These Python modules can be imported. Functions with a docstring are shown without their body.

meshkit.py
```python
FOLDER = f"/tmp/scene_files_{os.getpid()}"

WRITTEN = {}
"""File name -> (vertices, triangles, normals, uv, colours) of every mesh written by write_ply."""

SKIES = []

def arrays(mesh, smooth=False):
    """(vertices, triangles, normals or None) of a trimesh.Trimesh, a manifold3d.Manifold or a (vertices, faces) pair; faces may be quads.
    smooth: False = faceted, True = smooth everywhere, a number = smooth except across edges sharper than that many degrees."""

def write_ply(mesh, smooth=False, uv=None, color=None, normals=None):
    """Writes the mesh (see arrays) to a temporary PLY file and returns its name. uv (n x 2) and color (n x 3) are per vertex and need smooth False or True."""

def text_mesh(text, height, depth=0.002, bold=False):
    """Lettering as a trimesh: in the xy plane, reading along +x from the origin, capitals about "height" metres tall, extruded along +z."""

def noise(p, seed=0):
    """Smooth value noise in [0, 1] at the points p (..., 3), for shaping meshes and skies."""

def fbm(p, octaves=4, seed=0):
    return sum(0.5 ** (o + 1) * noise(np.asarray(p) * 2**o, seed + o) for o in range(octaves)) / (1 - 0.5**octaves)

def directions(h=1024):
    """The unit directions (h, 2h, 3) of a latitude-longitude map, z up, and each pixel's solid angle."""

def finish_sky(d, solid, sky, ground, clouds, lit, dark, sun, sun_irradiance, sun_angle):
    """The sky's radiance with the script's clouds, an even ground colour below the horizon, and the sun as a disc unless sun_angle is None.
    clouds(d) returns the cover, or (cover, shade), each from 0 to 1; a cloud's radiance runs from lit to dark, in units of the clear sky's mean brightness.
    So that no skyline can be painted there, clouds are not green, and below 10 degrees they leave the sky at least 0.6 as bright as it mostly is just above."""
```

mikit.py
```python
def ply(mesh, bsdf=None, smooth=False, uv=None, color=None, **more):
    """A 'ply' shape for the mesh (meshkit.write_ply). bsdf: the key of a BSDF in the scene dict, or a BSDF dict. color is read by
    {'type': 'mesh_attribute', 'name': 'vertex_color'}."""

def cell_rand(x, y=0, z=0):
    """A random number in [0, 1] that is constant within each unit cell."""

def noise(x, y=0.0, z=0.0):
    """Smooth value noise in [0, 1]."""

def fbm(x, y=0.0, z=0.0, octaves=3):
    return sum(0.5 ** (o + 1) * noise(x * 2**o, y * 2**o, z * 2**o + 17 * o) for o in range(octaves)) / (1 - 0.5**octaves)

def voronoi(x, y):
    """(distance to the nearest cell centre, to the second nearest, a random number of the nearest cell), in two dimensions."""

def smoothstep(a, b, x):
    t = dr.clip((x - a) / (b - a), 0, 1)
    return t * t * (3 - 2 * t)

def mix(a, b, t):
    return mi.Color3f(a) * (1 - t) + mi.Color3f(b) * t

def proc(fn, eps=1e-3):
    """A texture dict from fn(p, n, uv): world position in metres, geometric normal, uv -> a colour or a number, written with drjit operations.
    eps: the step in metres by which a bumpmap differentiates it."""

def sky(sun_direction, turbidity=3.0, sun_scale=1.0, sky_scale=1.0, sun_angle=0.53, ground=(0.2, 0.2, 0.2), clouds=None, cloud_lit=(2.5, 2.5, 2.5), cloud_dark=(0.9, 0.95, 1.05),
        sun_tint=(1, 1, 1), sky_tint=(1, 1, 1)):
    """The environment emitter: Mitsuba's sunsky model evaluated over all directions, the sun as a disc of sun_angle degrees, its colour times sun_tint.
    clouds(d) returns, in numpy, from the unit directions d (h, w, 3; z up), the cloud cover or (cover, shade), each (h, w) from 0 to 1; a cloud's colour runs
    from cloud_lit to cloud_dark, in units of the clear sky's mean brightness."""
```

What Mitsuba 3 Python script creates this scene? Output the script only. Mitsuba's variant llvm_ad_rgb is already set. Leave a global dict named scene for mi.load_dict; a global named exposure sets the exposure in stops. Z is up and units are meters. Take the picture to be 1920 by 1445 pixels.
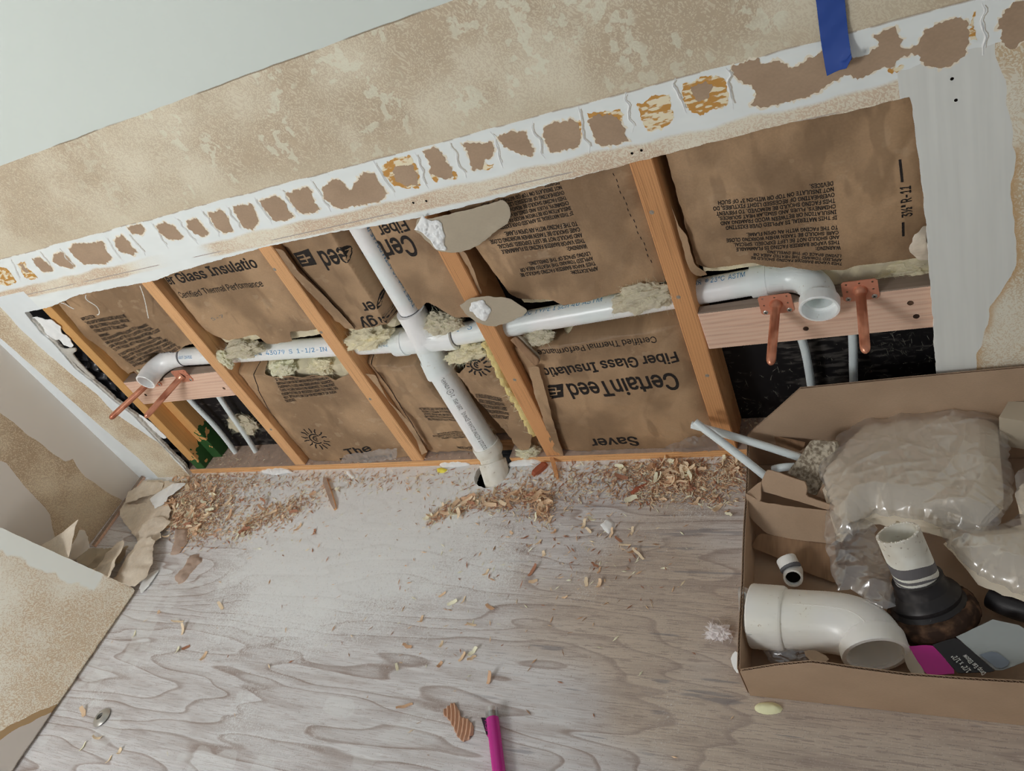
import math, random
import numpy as np, trimesh, drjit as dr, mitsuba as mi, manifold3d as m3
import shapely, shapely.geometry as sg
from scipy.spatial import Delaunay
import mikit, meshkit
from mikit import ply, proc, smoothstep

T = mi.ScalarTransform4f
scene, labels = {'type': 'scene'}, {}

# ------------------------------------------------------------------ camera, light, exposure
CAM = np.array([2.02285668, -1.11356769, 1.28254573])
ROT = np.array([[0.87517632, 0.29216943, -0.38562085], [-0.07516754, -0.70526612, -0.70494648], [-0.47792913, 0.64593863, -0.59527055]])
FOC = 1483.4994
scene['camera'] = {'type': 'perspective', 'fov': 2 * math.degrees(math.atan(960 / FOC)), 'fov_axis': 'x', 'near_clip': 0.02, 'far_clip': 50.0,
                   'to_world': T().look_at(origin=CAM.tolist(), target=(CAM + ROT[2]).tolist(), up=(-ROT[1]).tolist())}
scene['daylight'] = {'type': 'constant', 'radiance': {'type': 'rgb', 'value': [0.210, 0.216, 0.221]}}
exposure = 0.16
# the room's window, in the wall behind the camera, lets the daylight in
WINDOW = (-0.10, 0.65, 1.10, 1.85, -2.3)
WINDOW_LIGHT = [17.9, 18.15, 18.2]

# ------------------------------------------------------------------ helpers
def ray(px, py):
    return ROT.T @ np.array([(px - 960) / FOC, (py - 722.5) / FOC, 1.0])
def PY(px, py, y):
    d = ray(px, py); return CAM + d * (y - CAM[1]) / d[1]
def PZ(px, py, z=0.0):
    d = ray(px, py); return CAM + d * (z - CAM[2]) / d[2]
def PX(px, py, x):
    d = ray(px, py); return CAM + d * (x - CAM[0]) / d[0]
def XZ(pts, y):
    return [(float(q[0]), float(q[2])) for q in (PY(a, b, y) for a, b in pts)]
def XY(pts, z=0.0):
    return [(float(q[0]), float(q[1])) for q in (PZ(a, b, z) for a, b in pts)]
def sc(pts, s, ox, oy):
    """zoomed-crop coordinates to photo pixels"""
    return [(ox + a / s, oy + b / s) for a, b in pts]

def lin(r, g, b):
    return [((c / 255.0) / 12.92 if c / 255.0 <= 0.04045 else ((c / 255.0 + 0.055) / 1.055) ** 2.4) for c in (r, g, b)]
KA = 0.78
def alb(r, g, b):
    return [min(0.9, c / KA) for c in lin(r, g, b)]

def bs(key, d):
    scene[key] = {'type': 'twosided', 'bsdf': d} if d['type'] not in ('dielectric', 'thindielectric', 'blendbsdf', 'principledthin', 'twosided') else d
    return key
def mat(key, color, rough=0.8, spec=0.3, **kw):
    c = color if isinstance(color, dict) else {'type': 'rgb', 'value': list(color)}
    return bs(key, {'type': 'principled', 'base_color': c, 'roughness': rough, 'specular': spec, **kw})

_count = {}
def numbered(name):
    if name not in _count and name not in scene:
        _count[name] = 0
        return name
    _count[name] = _count.get(name, 0) + 1
    return f'{name}_{_count[name]:03d}'
def obj(name, mesh, bsdf, parent=None, smooth=30, color=None, **more):
    key = numbered(f'{parent}__{name}' if parent else name)
    if color is not None:
        color = np.asarray(color, float)
        if color.ndim == 1:
            color = np.tile(color, (len(mesh.vertices), 1))
        if smooth not in (True, False):
            smooth = False
    scene[key] = ply(mesh, bsdf, smooth, color=color, **more)
    return key
def thing(name, label, category, group=None):
    key = numbered(name)
    labels[key] = {'label': label, 'category': category}
    if group:
        labels[key]['group'] = group
    return key
def tag(key, label, category=None, group=None, kind=None):
    d = {'label': label} if label else {}
    if category: d['category'] = category
    if group: d['group'] = group
    if kind: d['kind'] = kind
    labels[key] = d
    return key

cat = lambda ms: trimesh.util.concatenate([m for m in ms if m is not None])
def tm(man):
    m = man.to_mesh()
    return trimesh.Trimesh(np.array(m.vert_properties[:, :3]), np.array(m.tri_verts), process=False)
def man(mesh):
    return m3.Manifold(m3.Mesh(np.asarray(mesh.vertices, np.float32), np.asarray(mesh.faces, np.uint32)))
def hull(pts):
    return trimesh.convex.convex_hull(np.asarray(pts, float))
def bevel_hull(corners, r=0.0015):
    """hull of a box-like set of 8 corners with its edges taken off"""
    c = np.asarray(corners, float); mid = c.mean(0); pts = []
    o = c.reshape(2, 2, 2, 3)
    ax = [(o[1] - o[0]).mean((0, 1)), (o[:, 1] - o[:, 0]).mean((0, 1)), (o[:, :, 1] - o[:, :, 0]).mean((0, 1))]
    ax = [a / np.linalg.norm(a) for a in ax]
    for i in range(2):
        for j in range(2):
            for k in range(2):
                s = [1 if q == 0 else -1 for q in (i, j, k)]
                for skip in range(3):
                    p = o[i, j, k].copy()
                    for q in range(3):
                        if q != skip: p += ax[q] * s[q] * r
                    pts.append(p)
    return hull(pts)
def box8(x0, x1, y0, y1, z0, z1):
    return [(x, y, z) for x in (x0, x1) for y in (y0, y1) for z in (z0, z1)]
def bbox(x0, x1, y0, y1, z0, z1, r=0.0015):
    return bevel_hull(box8(x0, x1, y0, y1, z0, z1), r)
def frames(path):
    path = np.asarray(path, float)
    t = np.gradient(path, axis=0); t /= np.linalg.norm(t, axis=1, keepdims=True)
    a = np.cross(t[0], [0.31, 0.2, 0.93]); a /= np.linalg.norm(a)
    A, B = [], []
    for i in range(len(path)):
        a = a - t[i] * (a @ t[i]); a /= np.linalg.norm(a)
        A.append(a); B.append(np.cross(t[i], a))
    return t, np.array(A), np.array(B)
def tube(path, radius, n=24, inner=None, caps=True):
    """a swept tube; inner gives the bore's radius (hollow, with end rims)"""
    path = np.asarray(path, float); m = len(path)
    r = np.broadcast_to(np.asarray(radius, float), (m,))
    t, A, B = frames(path)
    th = np.arange(n) / n * 2 * np.pi
    ring = lambda rr: (path[:, None] + rr[:, None, None] * (np.cos(th)[None, :, None] * A[:, None] + np.sin(th)[None, :, None] * B[:, None])).reshape(-1, 3)
    def skin(flip, o):
        f = []
        for i in range(m - 1):
            for j in range(n):
                a, b, c, d = o + i * n + j, o + i * n + (j + 1) % n, o + (i + 1) * n + (j + 1) % n, o + (i + 1) * n + j
                f += [[a, c, b], [a, d, c]] if flip else [[a, b, c], [a, c, d]]
        return f
    V = ring(r); Fs = skin(False, 0)
    if inner is not None:
        ri = np.broadcast_to(np.asarray(inner, float), (m,))
        V = np.vstack([V, ring(ri)]); Fs += skin(True, m * n)
        for i, fl in ((0, True), (m - 1, False)):
            for j in range(n):
                a, b, c, d = i * n + j, i * n + (j + 1) % n, m * n + i * n + (j + 1) % n, m * n + i * n + j
                Fs += [[a, c, b], [a, d, c]] if not fl else [[a, b, c], [a, c, d]]
    elif caps:
        V = np.vstack([V, path[[0]], path[[-1]]])
        for j in range(n):
            Fs += [[m * n, (j + 1) % n, j], [m * n + 1, (m - 1) * n + j, (m - 1) * n + (j + 1) % n]]
    me = trimesh.Trimesh(V, Fs, process=False)
    return me
def revolve(profile, origin, axis, n=32):
    """profile: (radius, along) points of a closed or open outline, revolved about axis through origin"""
    axis = np.asarray(axis, float); axis /= np.linalg.norm(axis)
    a = np.cross(axis, [0.31, 0.9, 0.2]); a /= np.linalg.norm(a); b = np.cross(axis, a)
    th = np.arange(n) / n * 2 * np.pi
    P = np.array(profile, float); m = len(P)
    V = (np.asarray(origin, float) + P[:, None, 1, None] * axis + P[:, None, 0, None] * (np.cos(th)[None, :, None] * a + np.sin(th)[None, :, None] * b)).reshape(-1, 3)
    f = []
    for i in range(m - 1):
        for j in range(n):
            q = [i * n + j, i * n + (j + 1) % n, (i + 1) * n + (j + 1) % n, (i + 1) * n + j]
            f += [[q[0], q[1], q[2]], [q[0], q[2], q[3]]]
    return trimesh.Trimesh(V, f, process=False)
def arc(c, u, v, r, a0, a1, n):
    c, u, v = (np.asarray(q, float) for q in (c, u, v))
    return [c + r * (math.cos(a) * u + math.sin(a) * v) for a in np.linspace(a0, a1, n)]
def bez(pts, n=24):
    pts = np.asarray(pts, float); k = len(pts) - 1
    t = np.linspace(0, 1, n)[:, None]
    return sum(math.comb(k, i) * (1 - t) ** (k - i) * t ** i * pts[i] for i in range(k + 1))
def spline(pts, n=24):
    from scipy.interpolate import CubicSpline
    pts = np.asarray(pts, float)
    s = np.r_[0, np.cumsum(np.linalg.norm(np.diff(pts, axis=0), axis=1))]
    return CubicSpline(s, pts)(np.linspace(0, s[-1], n))
def ragged(poly, step, amp, seed, freq=1.0):
    """the ring of a polygon resampled and made uneven, in metres"""
    g = poly if isinstance(poly, sg.Polygon) else sg.Polygon(poly)
    g = g.buffer(0)
    if g.geom_type != 'Polygon': g = max(g.geoms, key=lambda q: q.area)
    L = g.exterior.length; n = max(8, int(L / step))
    p = np.array([g.exterior.interpolate(i / n, True).coords[0] for i in range(n)])
    tnt = np.roll(p, -1, 0) - np.roll(p, 1, 0); nr = np.c_[tnt[:, 1], -tnt[:, 0]]; nr /= np.linalg.norm(nr, axis=1, keepdims=True) + 1e-9
    q = np.c_[p / (step * 2.2) * freq, np.full(n, seed * 7.3)]
    rr = np.random.default_rng(seed + 900)
    d = (meshkit.fbm(q, 3, seed) - 0.5) * 3.2 * amp + rr.normal(0, 0.28, n) * amp
    g2 = sg.Polygon(p + nr * d[:, None]).buffer(0)
    return g2 if g2.geom_type == 'Polygon' else max(g2.geoms, key=lambda q: q.area)
def grid_tri(poly, res):
    """points and triangles that fill a shapely polygon at about res"""
    poly = poly.buffer(0)
    if poly.geom_type != 'Polygon': poly = max(poly.geoms, key=lambda q: q.area)
    ring = []
    for r in [poly.exterior, *poly.interiors]:
        n = max(6, int(r.length / res))
        ring += [r.interpolate(i / n, True).coords[0] for i in range(n)]
    x0, y0, x1, y1 = poly.bounds
    gx, gy = np.meshgrid(np.arange(x0, x1 + res, res), np.arange(y0, y1 + res, res))
    gx[::2] += res / 2
    g = np.c_[gx.ravel(), gy.ravel()]
    inner = poly.buffer(-res * 0.45)
    g = g[shapely.contains_xy(inner, g[:, 0], g[:, 1])] if not inner.is_empty else g[:0]
    p = np.vstack([np.array(ring), g])
    t = Delaunay(p).simplices
    c = p[t].mean(1)
    t = t[shapely.contains_xy(poly, c[:, 0], c[:, 1])]
    a = p[t]
    area = (a[:, 1, 0] - a[:, 0, 0]) * (a[:, 2, 1] - a[:, 0, 1]) - (a[:, 2, 0] - a[:, 0, 0]) * (a[:, 1, 1] - a[:, 0, 1])
    t[area < 0] = t[area < 0][:, ::-1]
    t = t[np.abs(area) > 1e-12]
    return p, t
def sheet(poly, res, place, thick=0.0006):
    """a sheet over the polygon: place(p (n,2)) -> (n,3) front surface; a second layer lies thick behind along the normals, with rims"""
    p, t = grid_tri(poly, res)
    V = place(p)
    m = trimesh.Trimesh(V, t, process=False)
    n = m.vertex_normals
    V2 = V - n * thick
    k = len(V)
    e = np.sort(np.vstack([t[:, [0, 1]], t[:, [1, 2]], t[:, [2, 0]]]), axis=1)
    d = np.vstack([t[:, [0, 1]], t[:, [1, 2]], t[:, [2, 0]]])
    u, idx, cnt = np.unique(e, axis=0, return_index=True, return_counts=True)
    b = d[idx[cnt == 1]]
    rim = np.vstack([np.c_[b[:, 0], b[:, 0] + k, b[:, 1]], np.c_[b[:, 1], b[:, 0] + k, b[:, 1] + k]])
    return trimesh.Trimesh(np.vstack([V, V2]), np.vstack([t, t[:, ::-1] + k, rim]), process=False)
def prism_xz(poly, y0, y1):
    """polygon in (x, z), from y0 (front) to y1"""
    m = trimesh.creation.extrude_polygon(poly, y1 - y0, engine='earcut')
    v = m.vertices
    return trimesh.Trimesh(np.c_[v[:, 0], y1 - v[:, 2], v[:, 1]], m.faces, process=False)
def prism_xy(poly, z0, z1):
    m = trimesh.creation.extrude_polygon(poly, z1 - z0, engine='earcut')
    return trimesh.Trimesh(m.vertices + [0, 0, z0], m.faces, process=False)
def prism_on(poly, o, u, v, w, thick):
    """polygon in the plane o + a u + b v, from there thick along w"""
    m = trimesh.creation.extrude_polygon(poly, thick, engine='earcut')
    p = m.vertices
    V = np.asarray(o) + p[:, :1] * np.asarray(u) + p[:, 1:2] * np.asarray(v) + p[:, 2:] * np.asarray(w)
    m = trimesh.Trimesh(V, m.faces, process=False)
    if np.dot(np.cross(u, v), w) < 0: m.invert()
    return m
_txt = {}
def glyphs(text, bold):
    k = (text, bold)
    if k not in _txt:
        m = meshkit.text_mesh(text, 1.0, 0.01, bold)
        f = m.faces[m.face_normals[:, 2] > 0.9]
        m = trimesh.Trimesh(m.vertices, f, process=False); m.remove_unreferenced_vertices()
        _txt[k] = np.array(m.vertices[:, :2]), np.array(m.faces)
    v, f = _txt[k]
    return v.copy(), f.copy()
def fine(v, f, edge):
    v3 = np.c_[v, np.zeros(len(v))]
    v3, f = trimesh.remesh.subdivide_to_size(v3, f, edge, max_iter=8)
    return v3[:, :2], f
def blob(r, seed, amp=0.35, freq=1.6, sub=4, squash=(1, 1, 1)):
    m = trimesh.creation.icosphere(sub, 1.0)
    v = m.vertices
    d = 1 + amp * 2 * (meshkit.fbm(v * freq + seed * 3.1, 4, seed) - 0.5)
    return trimesh.Trimesh(v * d[:, None] * r * np.array(squash), m.faces, process=False)
def fibres(pts, nrm, rng, length, width, n, lift=0.6):
    """thin curved ribbons that leave the surface at random places, as one mesh"""
    V, Fs = [], []
    idx = rng.integers(0, len(pts), n)
    for i in idx:
        d = nrm[i] * lift + rng.normal(0, 0.6, 3); d /= np.linalg.norm(d) + 1e-9
        bend = rng.normal(0, 0.9, 3); side = np.cross(d, bend); side /= np.linalg.norm(side) + 1e-9
        L = length * rng.uniform(0.5, 1.4); k0 = len(V)
        for j in range(5):
            s = j / 4
            c = pts[i] + d * L * s + bend * L * 0.5 * s * s
            w = width * (1 - 0.7 * s)
            V += [c - side * w, c + side * w]
        for j in range(4):
            a = k0 + 2 * j
            Fs += [[a, a + 1, a + 3], [a, a + 3, a + 2]]
    return trimesh.Trimesh(np.array(V), np.array(Fs), process=False)
N, FB, CR = mikit.noise, mikit.fbm, mikit.cell_rand
def C3(c): return mi.Color3f(*[float(x) for x in c])
def lerpc(a, b, t): return a * (1 - t) + b * t
def polyline(x, pts):
    """piecewise linear function of x through the points, in drjit"""
    pts = sorted(pts)
    r = mi.Float(pts[0][1])
    for (a, u), (b, v) in zip(pts[:-1], pts[1:]):
        r = r + (v - u) * dr.clip((x - a) / max(b - a, 1e-6), 0, 1)
    return r
# ------------------------------------------------------------------ materials
XL, DF, ZS, ZU = -0.297, -0.0127, 0.8304, 1.029      # left wall, drywall face, top of the tile strip, top of the bare band
LB1 = [(float(q[2]), float(q[0])) for q in (PY(a, b, DF) for a, b in ((-60, 570), (0, 633), (198, 807), (259, 858)))]
LB2 = [(float(q[2]), float(q[0])) for q in (PY(a, b, DF) for a, b in ((-60, 520), (0, 576), (70, 647), (183, 741), (221, 779), (294, 828), (345, 880)))]
RB = [(float(q[2]), float(q[0])) for q in (PY(a, b, DF) for a, b in ((1870, 90), (1892, 150), (1893, 230), (1900, 330), (1903, 460), (1897, 517), (1860, 573), (1853, 600), (1843, 647), (1827, 693), (1815, 760)))]
C_PAINT, C_BEIGE, C_FLECK, C_WHITE, C_TAN = alb(190, 197, 192), alb(173, 158, 136), alb(214, 209, 190), alb(213, 219, 217), alb(190, 170, 148)
def speckle(a, b, dark=C_BEIGE, light=C_FLECK, amount=0.0, contrast=0.55):
    w = FB(a * 30, b * 30, 3.0, octaves=2)
    f = FB(a * 560 + w * 12, b * 560 - w * 12, 1.0, octaves=2)
    g = FB(a * 9, b * 9, 5.0, octaves=3)
    h = FB(a * 70, b * 70, 9.0, octaves=2)
    fl = smoothstep(0.50, 0.60, f + (g - 0.5) * 0.35 + amount)
    c = lerpc(C3(dark) * (0.95 + 0.10 * h), C3(light), fl * contrast)
    return lerpc(c, C3(light), smoothstep(0.36, 0.80, g) * 0.42)
def wall_fn(p, n, uv):
    x, z = p.x, p.z
    wob = (FB(x * 16, z * 16, 0.0) - 0.5)
    c = speckle(x, z, contrast=0.36)
    big = smoothstep(0.56, 0.63, FB(x * 80, z * 80, 4.0, octaves=3)) * smoothstep(0.50, 0.60, FB(x * 15, z * 15, 2.0)) * smoothstep(0.2, 0.9, x)
    c = lerpc(c, C3(alb(206, 206, 188)), big * 0.55)
    c = lerpc(c, C3(alb(188, 178, 156)), smoothstep(0.05, 0.01, z - ZS) * 0.35)
    paint = C3(C_PAINT) * (0.985 + 0.03 * FB(x * 5, z * 5, 2.0))
    edge = ZU + wob * 0.004
    c = dr.select(z > edge, paint, c)
    c = lerpc(c, C3(alb(120, 104, 84)), smoothstep(0.0018, 0.0006, dr.abs(z - edge)) * smoothstep(0.3, 0.5, FB(x * 9, 3.0)) * 0.8)
    # the strip where the tiles sat, and all below it
    w = C3(C_WHITE) * (0.955 + 0.07 * FB(x * 22, z * 60, 7.0))
    st = smoothstep(0.50, 0.62, FB(x * 120, z * 420, 2.0) * 0.55 + FB(x * 7, z * 16, 8.0) * 0.45)
    lowband = smoothstep(0.752, 0.744, z + wob * 0.012) * smoothstep(0.712, 0.718, z + wob * 0.006)
    sp = speckle(x, z, C_TAN, alb(222, 216, 200), 0.05)
    w1 = lerpc(w, sp, lowband * smoothstep(0.38, 0.52, FB(x * 3.3, 1.0, 2.0) + 0.1))
    w1 = lerpc(w1, C3(alb(150, 140, 135)), smoothstep(0.0016, 0.0006, dr.abs(z - 0.7215 - 0.004 * N(x * 2))) * smoothstep(0.4, 0.5, N(x * 9)) * 0.8)
    zs = ZS + wob * 0.006
    c = dr.select(z < zs, w1, c)
    c = lerpc(c, C3(alb(140, 124, 104)), smoothstep(0.002, 0.0006, dr.abs(z - zs)) * 0.55 * smoothstep(0.4, 0.55, N(x * 60)))
    # left of the opening
    b1 = polyline(z, LB1) + wob * 0.006
    b2 = polyline(z, LB2) + wob * 0.014
    lw = C3(alb(206, 212, 214)) * (0.97 + 0.05 * FB(x * 40, z * 12, 1.0))
    left = dr.select((x > b1) & (x < b2), speckle(x, z, alb(170, 150, 124), alb(222, 214, 196), 0.03), lw)
    c = dr.select((z < 0.735) & (x < 0.0), left, c)
    # right of the opening: streaked joint compound, bare paper beyond
    rb = polyline(z, RB) + wob * 0.02
    rw = C3(alb(203, 205, 201)) * (0.93 + 0.12 * FB(x * 130, z * 7, 3.0))
    right = dr.select(x > rb, speckle(x, z, alb(186, 166, 136), alb(224, 220, 206), 0.05), rw)
    right = lerpc(right, C3(alb(178, 146, 104)), smoothstep(0.012, 0.0, x - rb) * (x > rb) * smoothstep(0.45, 0.6, N(x * 30, z * 12)) * 0.7)
    return dr.select((x > 2.0) & (z < 0.775 + wob * 0.05), right, c)
mat('m_wall', proc(wall_fn), 0.85, 0.2)

LA = [(float(q[2]), float(q[1])) for q in (PX(a, b, XL) for a, b in ((-40, 735), (0, 772), (42, 805), (122, 866), (135, 862), (160, 895), (194, 917), (227, 935)))]
LBt = [(float(q[2]), float(q[1])) for q in (PX(a, b, XL) for a, b in ((-40, 830), (0, 863), (12, 868), (53, 917), (93, 965), (105, 1010)))]
def leftwall_fn(p, n, uv):
    y, z = p.y, p.z
    wob = FB(y * 18, z * 18, 0.0) - 0.5
    up = C3(alb(196, 190, 182)) * (0.97 + 0.05 * FB(y * 8, z * 8, 1.0))
    c = dr.select((y < polyline(z, LA) + wob * 0.012) & (y > polyline(z, LBt) + wob * 0.012), speckle(y, z, alb(164, 144, 120), alb(208, 196, 172), 0.0), up)
    return c
mat('m_wall_left', proc(leftwall_fn), 0.85, 0.2)

def sheet_fn(p, n, uv):
    a, b = p.y, p.z - p.x
    c = speckle(a, b * 0.7, alb(184, 165, 140), alb(226, 222, 208), 0.09)
    wob = FB(a * 22, b * 22, 3.0) - 0.5
    s = (p.y + 0.4154) / -0.5
    strip = (smoothstep(0.115, 0.10, s + wob * 0.05) * smoothstep(0.09, 0.13, b + wob * 0.2))
    c = lerpc(c, C3(alb(208, 211, 206)), strip)
    sp = smoothstep(0.50, 0.53, FB(a * 17 + 3, b * 9, 2.0) * 0.5 + 0.25 * smoothstep(0.02, 0.0, dr.abs(b - 0.12)))
    tear = -0.787 - b * 0.93 + wob * 0.03
    c = dr.select(a < tear, C3(alb(150, 124, 92)), c)
    return dr.select(a < tear - 0.03 - b * 0.1, C3(alb(172, 164, 156)), c)
mat('m_sheet', proc(sheet_fn), 0.85, 0.2)

def floor_fn(p, n, uv):
    x, y = p.x, p.y
    wx, wy = FB(x * 1.1, y * 6.0, 0.0, octaves=4), FB(x * 1.6 + 9, y * 15, 4.0)
    h = y * 8.0 + wx * 5.0 + wy * 1.2
    fr = h * 1.9 - dr.floor(h * 1.9)
    cath = smoothstep(0.80, 0.95, fr) * smoothstep(1.0, 0.96, fr)
    band = smoothstep(0.0, 0.9, fr)
    fine_ = FB(x * 22, y * 420, 2.0, octaves=2)
    pores = smoothstep(0.62, 0.72, FB(x * 40, y * 700, 8.0, octaves=2))
    pale, dark, warm = C3(alb(195, 194, 195)), C3(alb(136, 121, 114)), C3(alb(178, 165, 152))
    tone = FB(x * 2.3 + 4, y * 2.6, 1.0)
    wm = smoothstep(0.38, 0.66, tone + (x - 1.40) * 0.50 - dr.abs(y + 0.33) * 0.25)
    c = lerpc(pale, warm, wm)
    c = lerpc(c, dark, (cath * 0.46 + band * 0.20 + 0.22 * smoothstep(0.5, 0.7, FB(x * 9, y * 60, 3.0))) * (1 - 0.2 * wm))
    c = c * (0.9 + 0.2 * fine_)
    c = lerpc(c, dark, pores * (0.3 + 0.25 * wm))
    # white sanding dust along the sill; before the drain dust plus a painted light patch
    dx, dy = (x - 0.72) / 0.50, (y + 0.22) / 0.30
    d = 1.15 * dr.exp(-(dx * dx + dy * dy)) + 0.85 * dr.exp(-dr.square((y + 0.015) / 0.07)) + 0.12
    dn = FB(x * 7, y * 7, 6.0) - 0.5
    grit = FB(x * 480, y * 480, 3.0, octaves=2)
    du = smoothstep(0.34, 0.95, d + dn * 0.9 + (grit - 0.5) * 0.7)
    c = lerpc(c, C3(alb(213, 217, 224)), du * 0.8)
    v1, v2, vr = mikit.voronoi(x * 230, y * 230)
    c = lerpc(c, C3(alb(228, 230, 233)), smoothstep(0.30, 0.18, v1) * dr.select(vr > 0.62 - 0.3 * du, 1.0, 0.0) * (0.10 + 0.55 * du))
    c = lerpc(c, C3(alb(134, 122, 116)), smoothstep(0.24, 0.14, v1) * dr.select(vr < 0.10, 1.0, 0.0) * 0.5)
    patch = smoothstep(0.66, 0.70, FB(x * 11 + 2, y * 14 + 7, 2.0)) * smoothstep(1.3, 0.9, x)
    c = lerpc(c, C3(alb(214, 219, 220)), patch * 0.25)
    ink = smoothstep(0.72, 0.82, FB(x * 9 + 5, y * 90, 9.0)) * smoothstep(1.1, 1.3, x)
    return lerpc(c, C3(alb(104, 104, 112)), ink * 0.5)
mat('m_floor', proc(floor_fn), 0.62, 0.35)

def grain(a, b, along, c1, c2, c3):
    """wood grain: a, b across, along the fibre"""
    w = FB(a * 16, b * 16, along * 1.6, octaves=2)
    r = dr.sqrt(dr.square(a * 1.0 + 0.03) + dr.square(b + 0.05)) * 210 + w * 7
    fr = r - dr.floor(r)
    f = FB(a * 420, b * 420, along * 9, octaves=2)
    c = lerpc(C3(c1), C3(c2), smoothstep(0.35, 0.95, fr) * 0.6)
    c = lerpc(c, C3(c3), smoothstep(0.60, 0.78, f) * 0.35)
    return c * (0.9 + 0.2 * FB(a * 7, b * 7, along * 5 + 3, octaves=2))
def stud_fn(p, n, uv):
    c = grain(p.x + 0.13 * dr.floor(p.x * 2.46 + 0.5), p.y, p.z, alb(200, 156, 112), alb(182, 134, 92), alb(146, 106, 72))
    red = smoothstep(0.6, 1.3, p.x)
    c = lerpc(c, c * mi.Color3f(0.86, 0.76, 0.68), red)
    yl = smoothstep(0.3, 0.0, p.x)
    c = lerpc(c, C3(alb(186, 142, 82)) * (0.9 + 0.2 * FB(p.x * 300, p.y * 300, p.z * 8)), yl * 0.7)
    nn = FB(p.x * 40, p.y * 40, p.z * 30) - 0.5
    g = (p.x < 0.12) & (p.z < 0.10 + nn * 0.2 + (p.y - 0.03) * 0.9)
    return dr.select(g, C3(lin(52, 96, 50)) * (0.85 + 0.4 * nn), c)
mat('m_stud', proc(stud_fn), 0.65, 0.3)
def block_fn(p, n, uv):
    c = grain(p.z * 0.45, p.y * 0.6, p.x, alb(204, 174, 154), alb(192, 154, 132), alb(164, 126, 108))
    return dr.select(n.z > 0.5, C3(alb(128, 112, 100)) * (0.82 + 0.36 * FB(p.x * 8, p.y * 330, 2.0)), c)
mat('m_block', proc(block_fn), 0.65, 0.3)
def plate_fn(p, n, uv):
    c = grain(p.z, p.y, p.x, alb(204, 160, 112), alb(176, 124, 78), alb(140, 96, 60))
    top = C3(alb(160, 140, 126)) * (0.8 + 0.4 * FB(p.x * 90, p.y * 90, 1.0))
    return dr.select(n.z > 0.5, top, c)
mat('m_plate', proc(plate_fn), 0.7, 0.25)

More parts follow.
